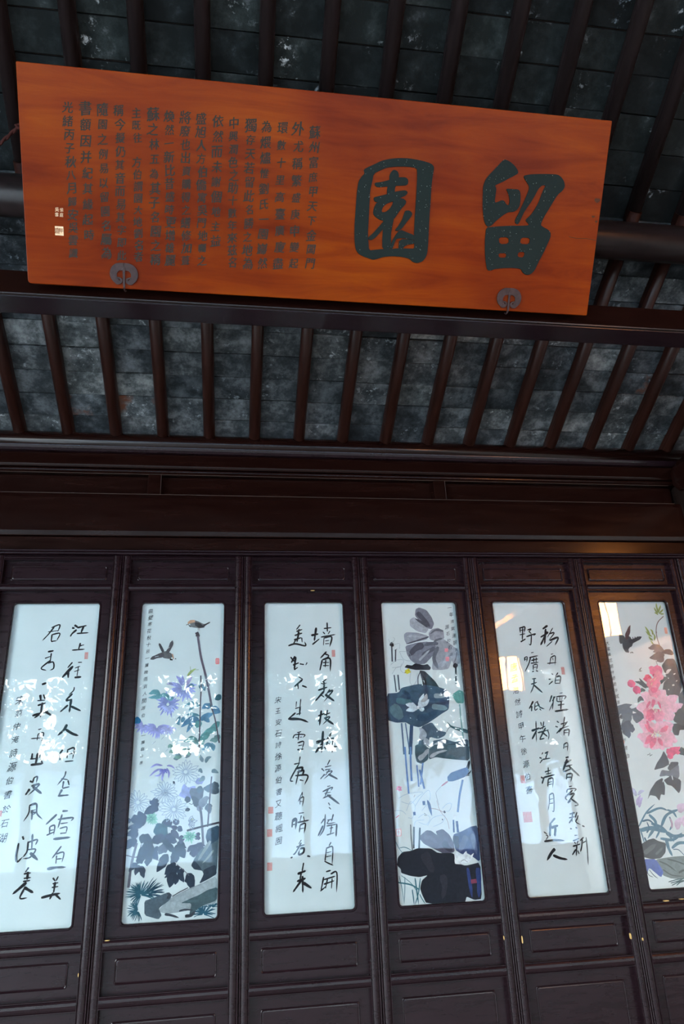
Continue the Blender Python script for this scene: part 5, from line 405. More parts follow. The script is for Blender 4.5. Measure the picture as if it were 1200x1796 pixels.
# ------------------------------------------------------------------ glyphs for the small writing (the built-in font)
TEXTS_BOARD = ['蘇州富庶甲天下金閶門', '外尤稱繁盛庚申變起', '環數十里高臺廣廈盡', '為煨燼惟劉氏一園巋然', '獨存天若留此名勝之地為', '中興潤色之助十數年來茲名',
               '依然而未謝個地主益', '盛旭人方伯僑寓吳門地囑之', '將廢也出資購得之繕修加葺', '煥然一新比昔盛時更增雄麗', '蘇之林五為其子名園之稱', '主既往　方伯謂園大地劉名者',
               '稱今擬仍其音而易其字即此', '隨園之例易以留園名屬為', '書額因并紀其緣起時', '光緒丙子秋八月歸安吳雲識']
TEXTS_PAPER = ['宋范仲淹詩源伯書於石湖', '曲壁寒花秋十辰一簾晚雨消人間源伯', '一簾幽山居', '一年清氣連碧天', '源石於石湖', '宋王安石詩徐源伯書又聽楓園', '唐孟浩然詩甲午徐源伯書', '大富貴花開時節動京城源', '歲次甲午源伯']
def glyph_meshes(chars, fat):
    made = {}
    for ch in chars:
        cu = bpy.data.curves.new('glyph', 'FONT'); cu.body = ch; cu.size = 1; cu.resolution_u = 2; cu.offset = fat
        o = bpy.data.objects.new('glyph', cu); me = bpy.data.meshes.new_from_object(o); bpy.data.objects.remove(o)
        vs = [tuple(v.co) for v in me.vertices]; fs = [tuple(p.vertices) for p in me.polygons]
        if not vs: continue
        x0 = min(v[0] for v in vs); x1 = max(v[0] for v in vs); y0 = min(v[1] for v in vs); y1 = max(v[1] for v in vs)
        cx, cy = (x0+x1)/2, (y0+y1)/2
        made[ch] = ([(v[0]-cx, v[1]-cy) for v in vs], fs); bpy.data.meshes.remove(me)
    return made
GB = glyph_meshes(sorted(set(''.join(TEXTS_BOARD)) - {'　'}), 0.0)
GP = glyph_meshes(sorted(set(''.join(TEXTS_PAPER))), 0.0)
def write(G, text, x0, y0, x1, y1, size, wild, name, mat, parent, z, fat=0, single=False):
    """one column of brush-like characters from (x0,y0) to (x1,y1) as one mesh"""
    mb = MB(); n = len(text)
    for i, ch in enumerate(text):
        if ch not in G: continue
        if single: mb = MB()
        vs, fs = G[ch]; t = i/(n-1); cx = x0+(x1-x0)*t + random.uniform(-.06, .06)*size; cy = y0+(y1-y0)*t
        a = random.uniform(-.10, .06); sh = .16*wild; k = size*random.uniform(.86, 1.10)*(1.12 if i == 0 else 1); sd = random.random()*50
        out = []
        for x, y in vs:
            wx = x + .07*wild*noise.noise(Vector((x*2.2+sd, y*2.2, 0))); wy = y + .07*wild*noise.noise(Vector((x*2.2, y*2.2+sd, 3))) + sh*x*.8
            wx = wx*.92 + sh*.5*wy
            out.append((cx + k*(wx*math.cos(a)-wy*math.sin(a)), cy + k*(wx*math.sin(a)+wy*math.cos(a)), z))
        for dx, dy in (((-fat, 0), (fat, .3*fat), (0, -fat*.7)) if fat else ((0, 0),)): mb.add([(x+dx*k, y+dy*k, z_+abs(dx+dy)*1e-3) for x, y, z_ in out], fs)
        if single:
            me = bpy.data.meshes.new(name); me.from_pydata(mb.v, [], mb.f); me.materials.append(mat); obj(name, me, parent)
    if single: return
    me = bpy.data.meshes.new(name); me.from_pydata(mb.v, [], mb.f); me.materials.append(mat)
    return tag(obj(name, me, parent), kind='stuff')

# ------------------------------------------------------------------ the setting
boxo('floor', M['floor'], (-4.3, 5.3, -4.3, 3.75, -0.12, 0), None, 0)['kind'] = 'structure'
boxo('courtyard_ground', M['court'], (-30, 30, -30, -4.3, -0.3, -0.15), None, 0)['kind'] = 'structure'
boxo('side_courtyard_ground', M['court'], (-30, -4.3, -4.3, 20, -0.3, -0.15), None, 0)['kind'] = 'structure'
YF = 3.50                                                   # face of the partition
# partition wall above the door leaves: beams and boards one above the other, each a piece of the wall
wall = empty('wall_back', (0, 3.55, 0)); wall['kind'] = 'structure'
def wpiece(name, mat, prof, x0=-4.2, x1=5.25):
    mb = MB(); mb.prism([(y-3.55, z+ZC) for y, z in prof], 'x', x0, x1); return obj(name, mb.mesh(name, mat), wall, None, 0.004)
wpiece('backing_board', M['beam'], [(3.575, 1.16), (3.575, 2.02), (3.66, 2.02), (3.66, 1.16)])
wpiece('rear_board', M['beam'], [(3.60, -1.55), (3.60, 1.17), (3.66, 1.17), (3.66, -1.55)])
wpiece('upper_board', M['beam'], [(3.505, 1.660), (3.495, 1.672), (3.50, 1.742), (3.60, 1.742), (3.60, 1.660)])
wpiece('bead', M['beam'], [(3.515, 1.632), (3.502, 1.640), (3.502, 1.652), (3.515, 1.658), (3.60, 1.658), (3.60, 1.632)])
wpiece('lip_moulding', M['lacquer'], [(3.470, 1.752), (3.462, 1.766), (3.468, 1.780), (3.60, 1.786), (3.60, 1.743), (3.482, 1.743)])
wpiece('wide_board', M['beam'], [(3.496, 1.276), (3.488, 1.30), (3.486, 1.48), (3.494, 1.506), (3.60, 1.506), (3.60, 1.276)])
wpiece('lower_board', M['beam'], [(3.506, 1.203), (3.502, 1.272), (3.60, 1.272), (3.60, 1.203)])
wpiece('double_bead', M['lacquer'], [(3.490, 1.172)] + [(3.486-.006*math.sin(t*math.pi/4), 1.174+.0026*t) for t in range(5)] + [(3.490, 1.186)] + [(3.486-.006*math.sin(t*math.pi/4), 1.188+.0026*t) for t in range(5)] + [(3.49, 1.201), (3.60, 1.201), (3.60, 1.172)])
wpiece('worn_edge', M['worn'], [(3.4925, 1.5055), (3.4925, 1.5075), (3.50, 1.5075), (3.50, 1.5055)], -1.4, 2.5)
wpiece('worn_edge', M['worn'], [(3.5135, 1.6305), (3.5135, 1.6318), (3.52, 1.6318), (3.52, 1.6305)], -1.4, 2.5)
xs = [-4.2, -2.03, -0.445, 1.105, 2.50]
for i in range(4):
    a, b = xs[i] + (.036 if i else 0), xs[i+1] - .036
    if i == 3: b = 2.52
    mb = MB(); mb.box(a-.01, b+.01, 3.552-3.55, 3.574-3.55, 1.507+ZC, 1.631+ZC); obj('recessed_panel', mb.mesh('recessed_panel', M['beam']), wall, None, 0.003)
for x in xs[1:4]:
    mb = MB(); mb.box(x-.034, x+.034, 3.512-3.55, 3.574-3.55, 1.507+ZC, 1.631+ZC); obj('divider', mb.mesh('divider', M['beam']), wall, None, 0.005)
    mb = MB(); mb.box(x+.0335, x+.0350, 3.514-3.55, 3.52-3.55, 1.508+ZC, 1.630+ZC); obj('worn_edge', mb.mesh('worn_edge', M['worn']), wall)
for x0, x1 in ((-4.2, -1.775), (2.80, 5.25)):
    mb = MB(); mb.box(x0, x1, 3.53-3.55, 3.66-3.55, 0, 1.168+ZC); obj('side_boarding', mb.mesh('side_boarding', M['lacquer']), wall, None, 0.003)
# other walls of the hall (behind and beside the camera): open to the gardens in front and on the left
w = boxo('wall_right', M['plaster'], (5.25, 5.4, -4.3, 3.7, -0.1, 5.6), None, 0); w['kind'] = 'structure'
wl = empty('wall_left', (-4.25, -.3, 0)); wl['kind'] = 'structure'
def sub(parent, name, mat, b):
    p0 = parent.location; mb = MB(); mb.box(b[0]-p0.x, b[1]-p0.x, b[2]-p0.y, b[3]-p0.y, b[4]-p0.z, b[5]-p0.z); return obj(name, mb.mesh(name, mat), parent, None, 0.004)
sub(wl, 'plaster_wall', M['plaster'], (-4.4, -4.22, 1.8, 3.7, -0.1, 5.6)); sub(wl, 'plaster_wall', M['plaster'], (-4.4, -4.22, -4.3, 1.8, 4.4, 5.6))
for y in (-3.6, -2.3, -1.0, 0.4, 1.75): sub(wl, 'window_post', M['column'], (-4.33, -4.22, y-.05, y+.05, 0.35, 4.4))
sub(wl, 'sill', M['column'], (-4.4, -4.22, -4.3, 1.8, -0.1, 0.35))
wf = empty('wall_front', (0.5, -4.25, 0)); wf['kind'] = 'structure'
sub(wf, 'lintel', M['column'], (-4.4, 5.4, -4.35, -4.2, 3.42, 3.75))
for x in (-4.3, -2.9, -1.55, -0.25, 1.05, 2.35, 3.65, 5.3): sub(wf, 'window_post', M['column'], (x-.06, x+.06, -4.33, -4.21, -0.1, 3.42))
sub(wf, 'sill_wall', M['column'], (-4.4, 5.4, -4.34, -4.22, -0.1, 0.80))
for x in (-3.6, -2.2, -0.9, 0.4, 1.7, 3.0, 4.4):
    sub(wf, 'muntin', M['column'], (x-.56, x+.56, -4.30, -4.26, 2.86, 2.91)); sub(wf, 'muntin', M['column'], (x-.02, x+.02, -4.30, -4.26, 2.88, 3.42))
# roof: two slopes of boards above the bricks, then the far slope over the camera
AL, BE = math.radians(26.8967), math.radians(29.06)
def planeA(y): return 1.84328 + (3.44797-y)*math.tan(AL)
def planeB(y): return 2.28456 + (2.578-y)*math.tan(BE)
YB = 2.335
ceiling = empty('ceiling', (0, 2.4, 0)); ceiling['kind'] = 'structure'
RIDGE = planeB(-0.3)+ZC
def slab(name, pts, th, mat, x0=-4.4, x1=5.4):
    mb = MB(); pr = [(y-2.4, z) for y, z in pts] + [(y-2.4, z+th) for y, z in reversed(pts)]; mb.prism(pr, 'x', x0, x1); return obj(name, mb.mesh(name, mat), ceiling)
slab('roof_board', [(3.95, planeA(3.95)+ZC+.085), (YB, planeA(YB)+ZC+.085), (-0.3, RIDGE+.085), (-4.7, 3.62)], 0.06, M['soffit'])
for x0, x1 in ((-4.4, -4.22), (5.25, 5.4)):
    mb = MB(); mb.prism([(3.75-2.4, 3.2), (3.75-2.4, 3.55), (YB-2.4, planeB(YB)+ZC+.08), (-2.7, RIDGE+.08), (-7.1, 3.6), (-7.1, 3.3)], 'x', x0, x1); obj('gable', mb.mesh('gable', M['plaster']), ceiling)

# rafters and the grey bricks they carry, one by one
SP = 0.24303
def slope_frame(y0, z0, ang):
    """local x = world x, local y = up the slope (towards the camera), local z = into the roof"""
    e = Vector((0, -math.cos(ang), math.sin(ang))); nrm = Vector((0, math.sin(ang), math.cos(ang)))
    mt = Matrix((Vector((1, 0, 0)), e, nrm)).transposed().to_4x4(); mt.translation = Vector((0, y0, z0)); return mt
FA = slope_frame(3.44797, 1.84328+ZC, AL); FB = slope_frame(2.578, 2.28456+ZC, BE)
LA = (3.44797-YB)/math.cos(AL)                     # slope length from the lower purlin to the upper one
s0 = (2.578-YB)/math.cos(BE)
def rafter_mesh(y0, y1):
    r = .030; prof = [(-r, .05), (-r, .02)] + [(r*math.cos(math.radians(a)), .02+r*math.sin(math.radians(a))) for a in range(195, 346, 15)] + [(r, .02), (r, .05)]
    mb = MB(); mb.prism(prof, 'y', y0, y1); me = mb.mesh('rafter', M['rafter'])
    for q in me.polygons:
        if len(q.vertices) == 4: q.use_smooth = abs(q.normal.x) < .98 and q.normal.z < .5
    return me
inv = ceiling.matrix_world.inverted(); inv = Matrix.Translation((0, -2.4, 0))
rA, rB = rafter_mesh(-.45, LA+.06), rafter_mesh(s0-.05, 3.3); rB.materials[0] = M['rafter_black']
def place(o, F, x, y, z, rz=0, rx=0):
    o.parent = ceiling; o.matrix_local = inv @ F @ Matrix.Translation((x, y, z)) @ Matrix.Rotation(rz, 4, 'Z') @ Matrix.Rotation(rx, 4, 'X')
XA0, XB0 = -0.9254+.030, -0.681+.030
for k in range(-6, 22):
    o = bpy.data.objects.new('rafter', rA); COL.objects.link(o); place(o, FA, XA0+k*SP, 0, -.012)
for k in range(-6, 20):
    o = bpy.data.objects.new('rafter', rB); COL.objects.link(o); place(o, FB, XB0+k*SP, 0, -.012)
def brick_mesh(w, h, t=.028):
    mb = MB(); mb.box(-w/2, w/2, -h/2, h/2, 0, t); me = mb.mesh('brick', M['brick'])
    bm = bmesh.new(); bm.from_mesh(me); bmesh.ops.bevel(bm, geom=[e for e in bm.edges if abs((e.verts[0].co-e.verts[1].co).z) < 1e-6 and e.verts[0].co.z < .001], offset=.0022, segments=1, affect='EDGES'); bm.to_mesh(me); bm.free(); return me
def brick_rows(F, X0, k0, k1, rows, pitch, slots, rng, black=False):
    me = brick_mesh(SP-.0035, pitch-.0035)
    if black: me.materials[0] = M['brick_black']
    me2 = me.copy(); me2.materials.clear(); me2.materials.append(M['brick_rust'])
    for k in range(k0, k1):
        for j, y in enumerate(rows):
            rust = (k, j) in slots
            o = bpy.data.objects.new('brick', me2 if rust else me); COL.objects.link(o)
            place(o, F, X0+(k+.5)*SP + rng.uniform(-.002, .002), y + rng.uniform(-.0025, .0025), .036+rng.uniform(-.0035, .004), rng.uniform(-.008, .008), rng.uniform(-.025, .025))
            if rust: o['label'] = 'rust-stained grey brick'
rng = random.Random(11)
pitA = 0.1324; offA = 3.9091 - 3.44797/math.cos(AL)        # slope distance bookkeeping for the visible course lines
rowsA = [(3.44797/math.cos(AL)-3.7978) + pitA*(i-.5) for i in range(-1, 10)]
brick_rows(FA, XA0, -2, 15, rowsA, pitA, {(1, 2), (0, 2), (12, 4)}, rng)
pitB = 0.1425
rowsB = [(2.578/math.cos(BE)-2.2412) + pitB*(i+.5) for i in range(-4, 4)]
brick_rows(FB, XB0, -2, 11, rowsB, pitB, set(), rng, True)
def brick_field(F, X0, ks, rows, pitch, mat):
    # the courses past the frame's edges, joined
    mb = MB()
    for k in ks:
        for y in rows:
            x = X0+(k+.5)*SP; d = rng.uniform(-.003, .003); mb.box(x-SP/2+.0018, x+SP/2-.0018, y-pitch/2+.0018, y+pitch/2-.0018, .036+d, .064+d)
    o = obj('brick_courses', mb.mesh('brick_courses', mat)); o['kind'] = 'stuff'; place(o, F, 0, 0, 0)
brick_field(FA, XA0, list(range(-13, -2)) + list(range(15, 25)), rowsA, pitA, M['brick'])
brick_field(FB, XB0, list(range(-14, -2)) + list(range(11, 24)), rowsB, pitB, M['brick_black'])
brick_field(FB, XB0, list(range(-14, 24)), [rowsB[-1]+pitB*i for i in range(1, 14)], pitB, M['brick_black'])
# ------------------------------------------------------------------ purlins and beams
def beam_tube(name, y, z, r, x0, x1, mat, label):
    mb = MB(); mb.prism([(y*0+r*math.cos(t), r*math.sin(t)) for t in (2*math.pi*i/28 for i in range(28))], 'x', x0, x1)
    me = mb.mesh(name, mat)
    for q in me.polygons: q.use_smooth = len(q.vertices) == 4
    o = obj(name, me, None, (0, y, z)); return tag(o, label, 'beam')
beam_tube('lower_purlin', 3.497, 1.803+ZC, .050, -4.2, 5.25, M['beam'], 'round dark purlin at the foot of the rafters above the partition')
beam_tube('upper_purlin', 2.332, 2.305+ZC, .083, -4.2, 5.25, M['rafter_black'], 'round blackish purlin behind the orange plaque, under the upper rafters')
tb = empty('tie_beam', (0, 2.31, 1.76+ZC), 'square dark red tie beam with a beaded edge under the orange plaque', 'beam')
mb = MB(); mb.prism([(-.060, .0), (-.062, .004), (-.060, .008), (-.056, .012), (-.056, .108), (.056, .108), (.056, .0), (-.044, .0), (-.046, .003), (-.049, .0), (-.052, .003), (-.055, .0)], 'x', -4.2, 5.25)
obj('beam_body', mb.mesh('beam_body', M['beam']), tb)
mb = MB(); mb.box(-4.2, 5.25, -.050, .050, -.0035, .001); obj('underside_board', mb.mesh('underside_board', M['lacquer']), tb, None, .002)
# little carved strut between the tie beam and the purlin at the right of the plaque
cb = empty('cross_beam', (2.606, 1.5, 1.645+ZC), 'thick rounded cross beam running towards the viewer at the right edge', 'beam')
prof = [(-.118, -.03), (-.118, .05), (-.085, .10), (-.04, .125), (.04, .125), (.085, .10), (.118, .05), (.118, -.03), (.085, -.068), (.045, -.080), (-.045, -.080), (-.085, -.068)]
mb = MB(); mb.prism(prof, 'y', 1.93, -5.2); obj('beam_body', mb.mesh('beam_body', M['beam']), cb, None, .012, 3)
mb = MB(); mb.prism([(x*.96, z*.96-.004) for x, z in prof], 'y', 1.93, 1.965); obj('beam_tenon', mb.mesh('beam_tenon', M['beam']), cb, None, .006)
def column(x, y, label):
    c = empty('column', (x, y, 0), label, 'column'); mb = MB()
    r = .135; n = 32; mb.prism([(r*math.cos(2*math.pi*i/n), r*math.sin(2*math.pi*i/n)) for i in range(n)], 'z', .18, 1.62+ZC)
    me = mb.mesh('shaft', M['column']); 
    for q in me.polygons: q.use_smooth = len(q.vertices) == 4
    obj('shaft', me, c); mb = MB(); prof = [(.16, 0), (.20, .04), (.215, .09), (.20, .14), (.16, .18)]
    for i in range(len(prof)-1):
        for k in range(n):
            a0, a1 = 2*math.pi*k/n, 2*math.pi*(k+1)/n; (r0, z0), (r1, z1) = prof[i], prof[i+1]
            mb.add([(r0*math.cos(a0), r0*math.sin(a0), z0), (r0*math.cos(a1), r0*math.sin(a1), z0), (r1*math.cos(a1), r1*math.sin(a1), z1), (r1*math.cos(a0), r1*math.sin(a0), z1)], [(0, 1, 2, 3)])
    obj('stone_base', mb.mesh('stone_base', M['tile'], True, True), c); return c
column(2.665, 3.50, 'round dark column right of the last door leaf')
# ------------------------------------------------------------------ the door leaves
PX0, PW, PP = -1.06498, 0.39694, 0.6
ZT, ZB = 0.9325+ZC, -0.4543+ZC
LW, ST = 0.6, 0.044
DIRT = {}
def half_cushion(w, d=.010, g=.004):
    """cushion moulding seen in section, width w: a small bead, a groove and a wide low round"""
    pts = [(0, 0), (0, -d*.5)] + [(g*.9+g*.9*math.cos(math.radians(a)), -d*.5-g*.9*math.sin(math.radians(a))) for a in (150, 110, 70, 30)] + [(g*2.2, -d*.3)]
    x0, x1 = g*2.4, w-g*1.6
    pts += [(x0+(x1-x0)*t, -d*.45-d*.65*math.sin(math.pi*(.08+.84*t))) for t in (0, .15, .35, .5, .65, .85, 1)]
    pts += [(w-g*1.3, -d*.35), (w-g*.9, -d*.75), (w-g*.2, -d*.75), (w, -d*.4), (w, 0)]
    return pts
def bead_rail(w, d=.010, g=.0035):
    a = [(0, 0), (0, -d*.4), (g*.4, -d*.75), (g*1.2, -d*.75), (g*1.6, -d*.3)]
    x0, x1 = g*1.9, w-g*1.9
    a += [(x0+(x1-x0)*t, -d*.45-d*.65*math.sin(math.pi*(.08+.84*t))) for t in (0, .2, .5, .8, 1)]
    return a + [(w-g*1.6, -d*.3), (w-g*1.2, -d*.75), (w-g*.4, -d*.75), (w, -d*.4), (w, 0)]
OP = [(1.024, 1.147), (-.502, .988), (-.702, -.548), (-1.38, -.748)]     # openings, z low and high
TOP, BOT = 1.168, -1.50
def mesh_of(fn, name, mat, smooth=False):
    mb = MB(); fn(mb); return mb.mesh(name, mat, True, smooth)
def stile(side):
    pr = half_cushion(ST-.0015)
    pr = [((-LW/2+.0015+x) if side < 0 else (LW/2-.0015-x), YF+y) for x, y in pr]
    pr = [(x, min(y, YF)) for x, y in pr]; back = YF+.045
    prof = [(pr[0][0], back)] + pr + [(pr[-1][0], back)]
    return mesh_of(lambda m: m.prism(prof, 'z', BOT, TOP), 'stile', M['lacquer'])
def rail(z0, z1):
    pr = [(YF+y, z0+x) for x, y in bead_rail(z1-z0)]; prof = [(YF+.045, z0)] + pr + [(YF+.045, z1)]
    return mesh_of(lambda m: m.prism(prof, 'x', -LW/2+ST-.001, LW/2-ST+.001), 'rail', M['lacquer'])
def field_panel(z0, z1, inx, inz):
    """recessed board with a raised, round-cornered field outlined by a fine bead"""
    x0, x1 = -LW/2+ST-.002, LW/2-ST+.002; mb = MB(); mb.box(x0, x1, YF+.026, YF+.040, z0-.002, z1+.002)
    a, b, c, d = x0+inx, x1-inx, z0+inz, z1-inz
    def rr(i, y, r=.008):
        return [(px, y, pz) for cx, cz, s in ((b-r-i, d-r-i, 0), (a+r+i, d-r-i, 90), (a+r+i, c+r+i, 180), (b-r-i, c+r+i, 270)) for px, pz in arc(cx, cz, r, s, s+90, 3)]
    rings = [rr(0, YF+.0262), rr(.0008, YF+.0225), rr(.003, YF+.0212), rr(.005, YF+.0225), rr(.0065, YF+.0245), rr(.010, YF+.0235)]
    n = len(rings[0]); base_ = len(mb.v)
    for rg in rings: mb.v += rg
    for i in range(len(rings)-1):
        for k in range(n): mb.f.append((base_+i*n+k, base_+i*n+(k+1) % n, base_+(i+1)*n+(k+1) % n, base_+(i+1)*n+k))
    mb.f.append(tuple(base_+(len(rings)-1)*n+k for k in range(n)))
    return mb.mesh('field_panel', M['lacquer'])
def frame_mesh(u0):
    """flat board with a round-cornered opening for the picture; u0 = picture's left edge in leaf coordinates"""
    x0, x1 = -LW/2+ST-.002, LW/2-ST+.002; z0, z1 = OP[1][0]-.002, OP[1][1]+.002
    a, b, c, d = u0, u0+PW, ZB-ZC, ZT-ZC; mb = MB()
    def rr(i, y, r=.014):
        return [(px, y, pz) for cx, cz, s in ((b-r, d-r, 0), (a+r, d-r, 90), (a+r, c+r, 180), (b-r, c+r, 270)) for px, pz in arc(cx, cz, max(r+i, .002), s, s+90, 4)]
    outer = []
    for px, _, pz in rr(0, 0):
        outer.append(None)
    def out_ring(y):
        o = []
        for (cx, cz, s), (ox, oz) in zip(((b, d, 0), (a, d, 90), (a, c, 180), (b, c, 270)), ((x1, z1), (x0, z1), (x0, z0), (x1, z0))):
            for j in range(5):
                ang = s+j*22.5
                if s in (0, 180): o.append((ox, y, oz + (c*0 if j >= 2 else 0)) if j >= 2 else (ox, y, (d-.02 if s == 0 else c+.02) if j == 0 else oz-(.01 if s == 0 else -.01)))
                else: o.append(((a+.02 if s == 90 else b-.02) if j == 0 else ox+(.01 if s == 90 else -.01), y, oz) if j < 2 else (ox, y, oz))
        return o
    # (out_ring keeps the same point count as the rounded opening; repeated corner points collapse harmlessly)
    rings = [out_ring(YF+.034), out_ring(YF+.020), rr(.010, YF+.020), rr(.007, YF+.0165), rr(.004, YF+.0165), rr(.001, YF+.020), rr(0, YF+.030), rr(0, YF+.034)]
    n = len(rings[0])
    for rg in rings: mb.v += rg
    for i in range(len(rings)-1):
        for k in range(n): mb.f.append((i*n+k, i*n+(k+1) % n, (i+1)*n+(k+1) % n, (i+1)*n+k))
    me = mb.mesh('picture_frame', M['lacquer'], False)
    bm = bmesh.new(); bm.from_mesh(me); bmesh.ops.remove_doubles(bm, verts=bm.verts, dist=1e-5); bmesh.ops.dissolve_degenerate(bm, edges=bm.edges, dist=1e-6); bmesh.ops.recalc_face_normals(bm, faces=bm.faces); bm.to_mesh(me); bm.free(); return me
STILES = [stile(-1), stile(1)]
RAILS = [rail(OP[0][1], TOP), rail(OP[1][1], OP[0][0]), rail(OP[2][1], OP[1][0]), rail(OP[3][1], OP[2][0]), rail(BOT, OP[3][0])]
PANELS = [field_panel(*OP[0], .032, .024), field_panel(*OP[2], .050, .030), field_panel(*OP[3], .050, .050)]
U0 = PX0 + .873                                    # picture's left edge measured from the leaf's middle
FRAME = frame_mesh(U0)
GLASS = mesh_of(lambda m: m.box(U0-.004, U0+PW+.004, YF+.0335, YF+.0355, ZB-ZC-.004, ZT-ZC+.004), 'glass_pane', M['glass'])
PAPER = mesh_of(lambda m: m.box(-.006, PW+.006, -(ZT-ZB)-.006, .006, -.004, 0), 'paper', M['paper'])
BACKB = mesh_of(lambda m: m.box(-LW/2+ST-.002, LW/2-ST+.002, YF+.0535, YF+.062, OP[1][0]-.02, OP[1][1]+.02), 'back_board', M['lacquer'])
WHAT = [('dark lacquered door leaf with the river poem, first calligraphy from the left', 'calligraphy on white paper ending beside a red reflection'),
        ('door leaf with a painting of two sparrows, mauve chrysanthemums and rocks', 'ink and colour painting of sparrows over chrysanthemums'),
        ('door leaf with the bold plum blossom poem, calligraphy between the sparrow and lotus paintings', 'black running-script calligraphy'),
        ('door leaf with a dark ink lotus painting and a blue kingfisher', 'ink painting of lotus leaves and a kingfisher'),
        ('door leaf with a slanting poem in calligraphy, between the lotus and peony paintings', 'black running-script calligraphy with a tall last stroke'),
        ('rightmost door leaf, with pink peonies and a diving swallow, beside the column', 'painting of pink peonies, a swallow and blue orchid leaves')]
for k in range(-1, 6):
    cx = -.873 + k*PP
    if k < 0: leaf = empty('door_leaf', (cx, 0, ZC), 'plain door leaf past the left edge, only its right stile near the frame edge', 'door', 'door leaves of the partition', 'thing')
    else: leaf = empty('door_leaf', (cx, 0, ZC), WHAT[k][0], 'door', 'door leaves of the partition', 'thing')
    for me in STILES: obj('stile', me, leaf)
    for me in RAILS: obj('rail', me, leaf)
    for me in PANELS: obj('field_panel', me, leaf)
    obj('picture_frame', FRAME, leaf); obj('glass_pane', GLASS, leaf); obj('back_board', BACKB, leaf)
    pic = obj('picture', PAPER, leaf, (U0, YF+.047, ZT-ZC)); pic.rotation_euler = (math.radians(90), 0, 0)
    if k >= 0: pic['label'] = WHAT[k][1]
    for gname, code in ART.get(k, []):
        br = Brush()
        for item in code.split('|'):
            t = item.split(); wd = int(t[1])/1e4; col = srgb([int(t[2]), int(t[3]), int(t[4])]); q = [int(x)/1e4 for x in t[5:]]
            P_ = [(min(max(q[i], -.004), PW+.004), min(max(q[i+1], -.004), ZT-ZB+.004)) for i in range(0, len(q), 2)]
            if t[0] == 'p': br.poly(P_, col)
            else: br.stroke(P_, wd*(1.28 if gname == 'character' else 1), col, t[0])
        tag(br.build(gname, M['pigment'], pic), kind=None if gname in ('character', 'sparrow', 'swallow', 'kingfisher', 'insect', 'rock') else 'stuff')
    for (kk, a, b, c, d), tx in zip(SMALL, TEXTS_PAPER):
        if kk == k: write(GP, tx, a/1e4, -b/1e4, c/1e4, -d/1e4, abs(d-b)/1e4/len(tx)*.72, 1.5, 'small_inscription', M['ink'], pic, .0030)
    for (kk, a, b, c, d) in SEALS:
        if kk == k:
            mb = MB(); mb.box((a-c/2)/1e4, (a+c/2)/1e4, -(b+d/2)/1e4, -(b-d/2)/1e4, .0002, .0006); obj('red_seal', mb.mesh('red_seal', M['seal']), pic)
# worn spots where the lacquer has chipped to the wood
for k, x, z, w_, h_ in ((3, LW/2-.040, -.60, .004, .016), (4, -LW/2+.0435, -.612, .005, .030), (4, LW/2-.0435, -.63, .005, .024), (5, -LW/2+.012, -.645, .004, .012), (1, -LW/2+.060, -.505, .020, .003), (0, LW/2-.0435, -.62, .003, .014), (5, -LW/2+.16, -.500, .030, .004), (5, -LW/2+.24, -.497, .024, .003), (2, .05, .988, .02, .002)):
    leaf = [o for o in COL.objects if o.name.startswith('door_leaf')][k+1]
    mb = MB(); n_ = 9; mb.prism([(x+w_/2*math.cos(t)*(1+.35*noise.noise(Vector((t*3, k, x*9)))), z+h_/2*math.sin(t)) for t in (2*math.pi*i/n_ for i in range(n_))], 'y', YF-.0120, YF-.002)
    o = obj('bare_wood_chip', mb.mesh('bare_wood_chip', M['chip']), leaf)
jb = empty('door_jamb', (2.455, 3.5, 0), 'narrow moulded jamb between the peony door leaf and the column', 'door frame')
mb = MB(); mb.prism([(-.024, .05), (-.024, -.008), (-.018, -.014), (-.010, -.014), (-.006, -.006), (.002, -.012), (.018, -.016), (.030, -.012), (.034, .05)], 'z', .0, 1.168+ZC); obj('jamb_post', mb.mesh('jamb_post', M['lacquer']), jb)
mb = MB(); mb.box(.034, .10, .004, .05, 0, 1.168+ZC); obj('filler_board', mb.mesh('filler_board', M['lacquer']), jb, None, .003)
thr = boxo('threshold', M['lacquer'], (-1.83, 2.53, 3.46, 3.56, 0, .048), None, .006); tag(thr, 'low dark threshold under the door leaves', 'threshold')
# ------------------------------------------------------------------ the plaque
TAU = .6377; PWD, PHT, PTH = 2.147, .714, .030
plq = empty('plaque', (-.767, 2.2, 1.77+ZC), 'large orange varnished plaque with two big black characters, leaning forward over the hall', 'plaque')
ex = Vector((1, 0, 0)); upv = Vector((0, -math.sin(TAU), math.cos(TAU))); nv = ex.cross(upv)
mt = Matrix((ex, upv, nv)).transposed().to_4x4(); mt.translation = plq.location; plq.matrix_world = mt     # local x right, y up, z towards the viewer
mb = MB(); r = .012
outl = arc(PWD-.003, .003, .003, -90, 0, 2) + arc(PWD-.003, PHT-.003, .003, 0, 90, 2) + arc(.004, PHT-.004, .004, 90, 180, 2) + arc(r, r, r, 180, 270, 4)
mb.prism(outl, 'z', -PTH, 0)
bo = obj('board', mb.mesh('board', M['board']), plq, None, .0025, 2)
def pairs(l): return [(l[i]/1e4, l[i+1]/1e4) for i in range(0, len(l), 2)]
me = fill2d([smooth_closed(pairs(p), 1) for p in LIU], 'big_character', .004, M['bigink']); o = obj('big_character', me, plq, (0, 0, .0022)); o['label'] = 'right big black character'
me = fill2d([smooth_closed(pairs(p), 1) for p in YUAN], 'big_character', .004, M['bigink']); o2 = obj('big_character', me, plq, (0, 0, .0022)); o2['label'] = 'left big black character inside a tall enclosure'
for i, p in enumerate(YIN):
    polys = [smooth_closed(pairs(p), 1)]
    if i == 3: polys.append(smooth_closed(pairs(YIN_HOLE), 1))
    me = fill2d(polys, 'brush_stroke', .0034+.00012*i, M['bigink']); obj('brush_stroke', me, o2, (0, 0, -.0004))
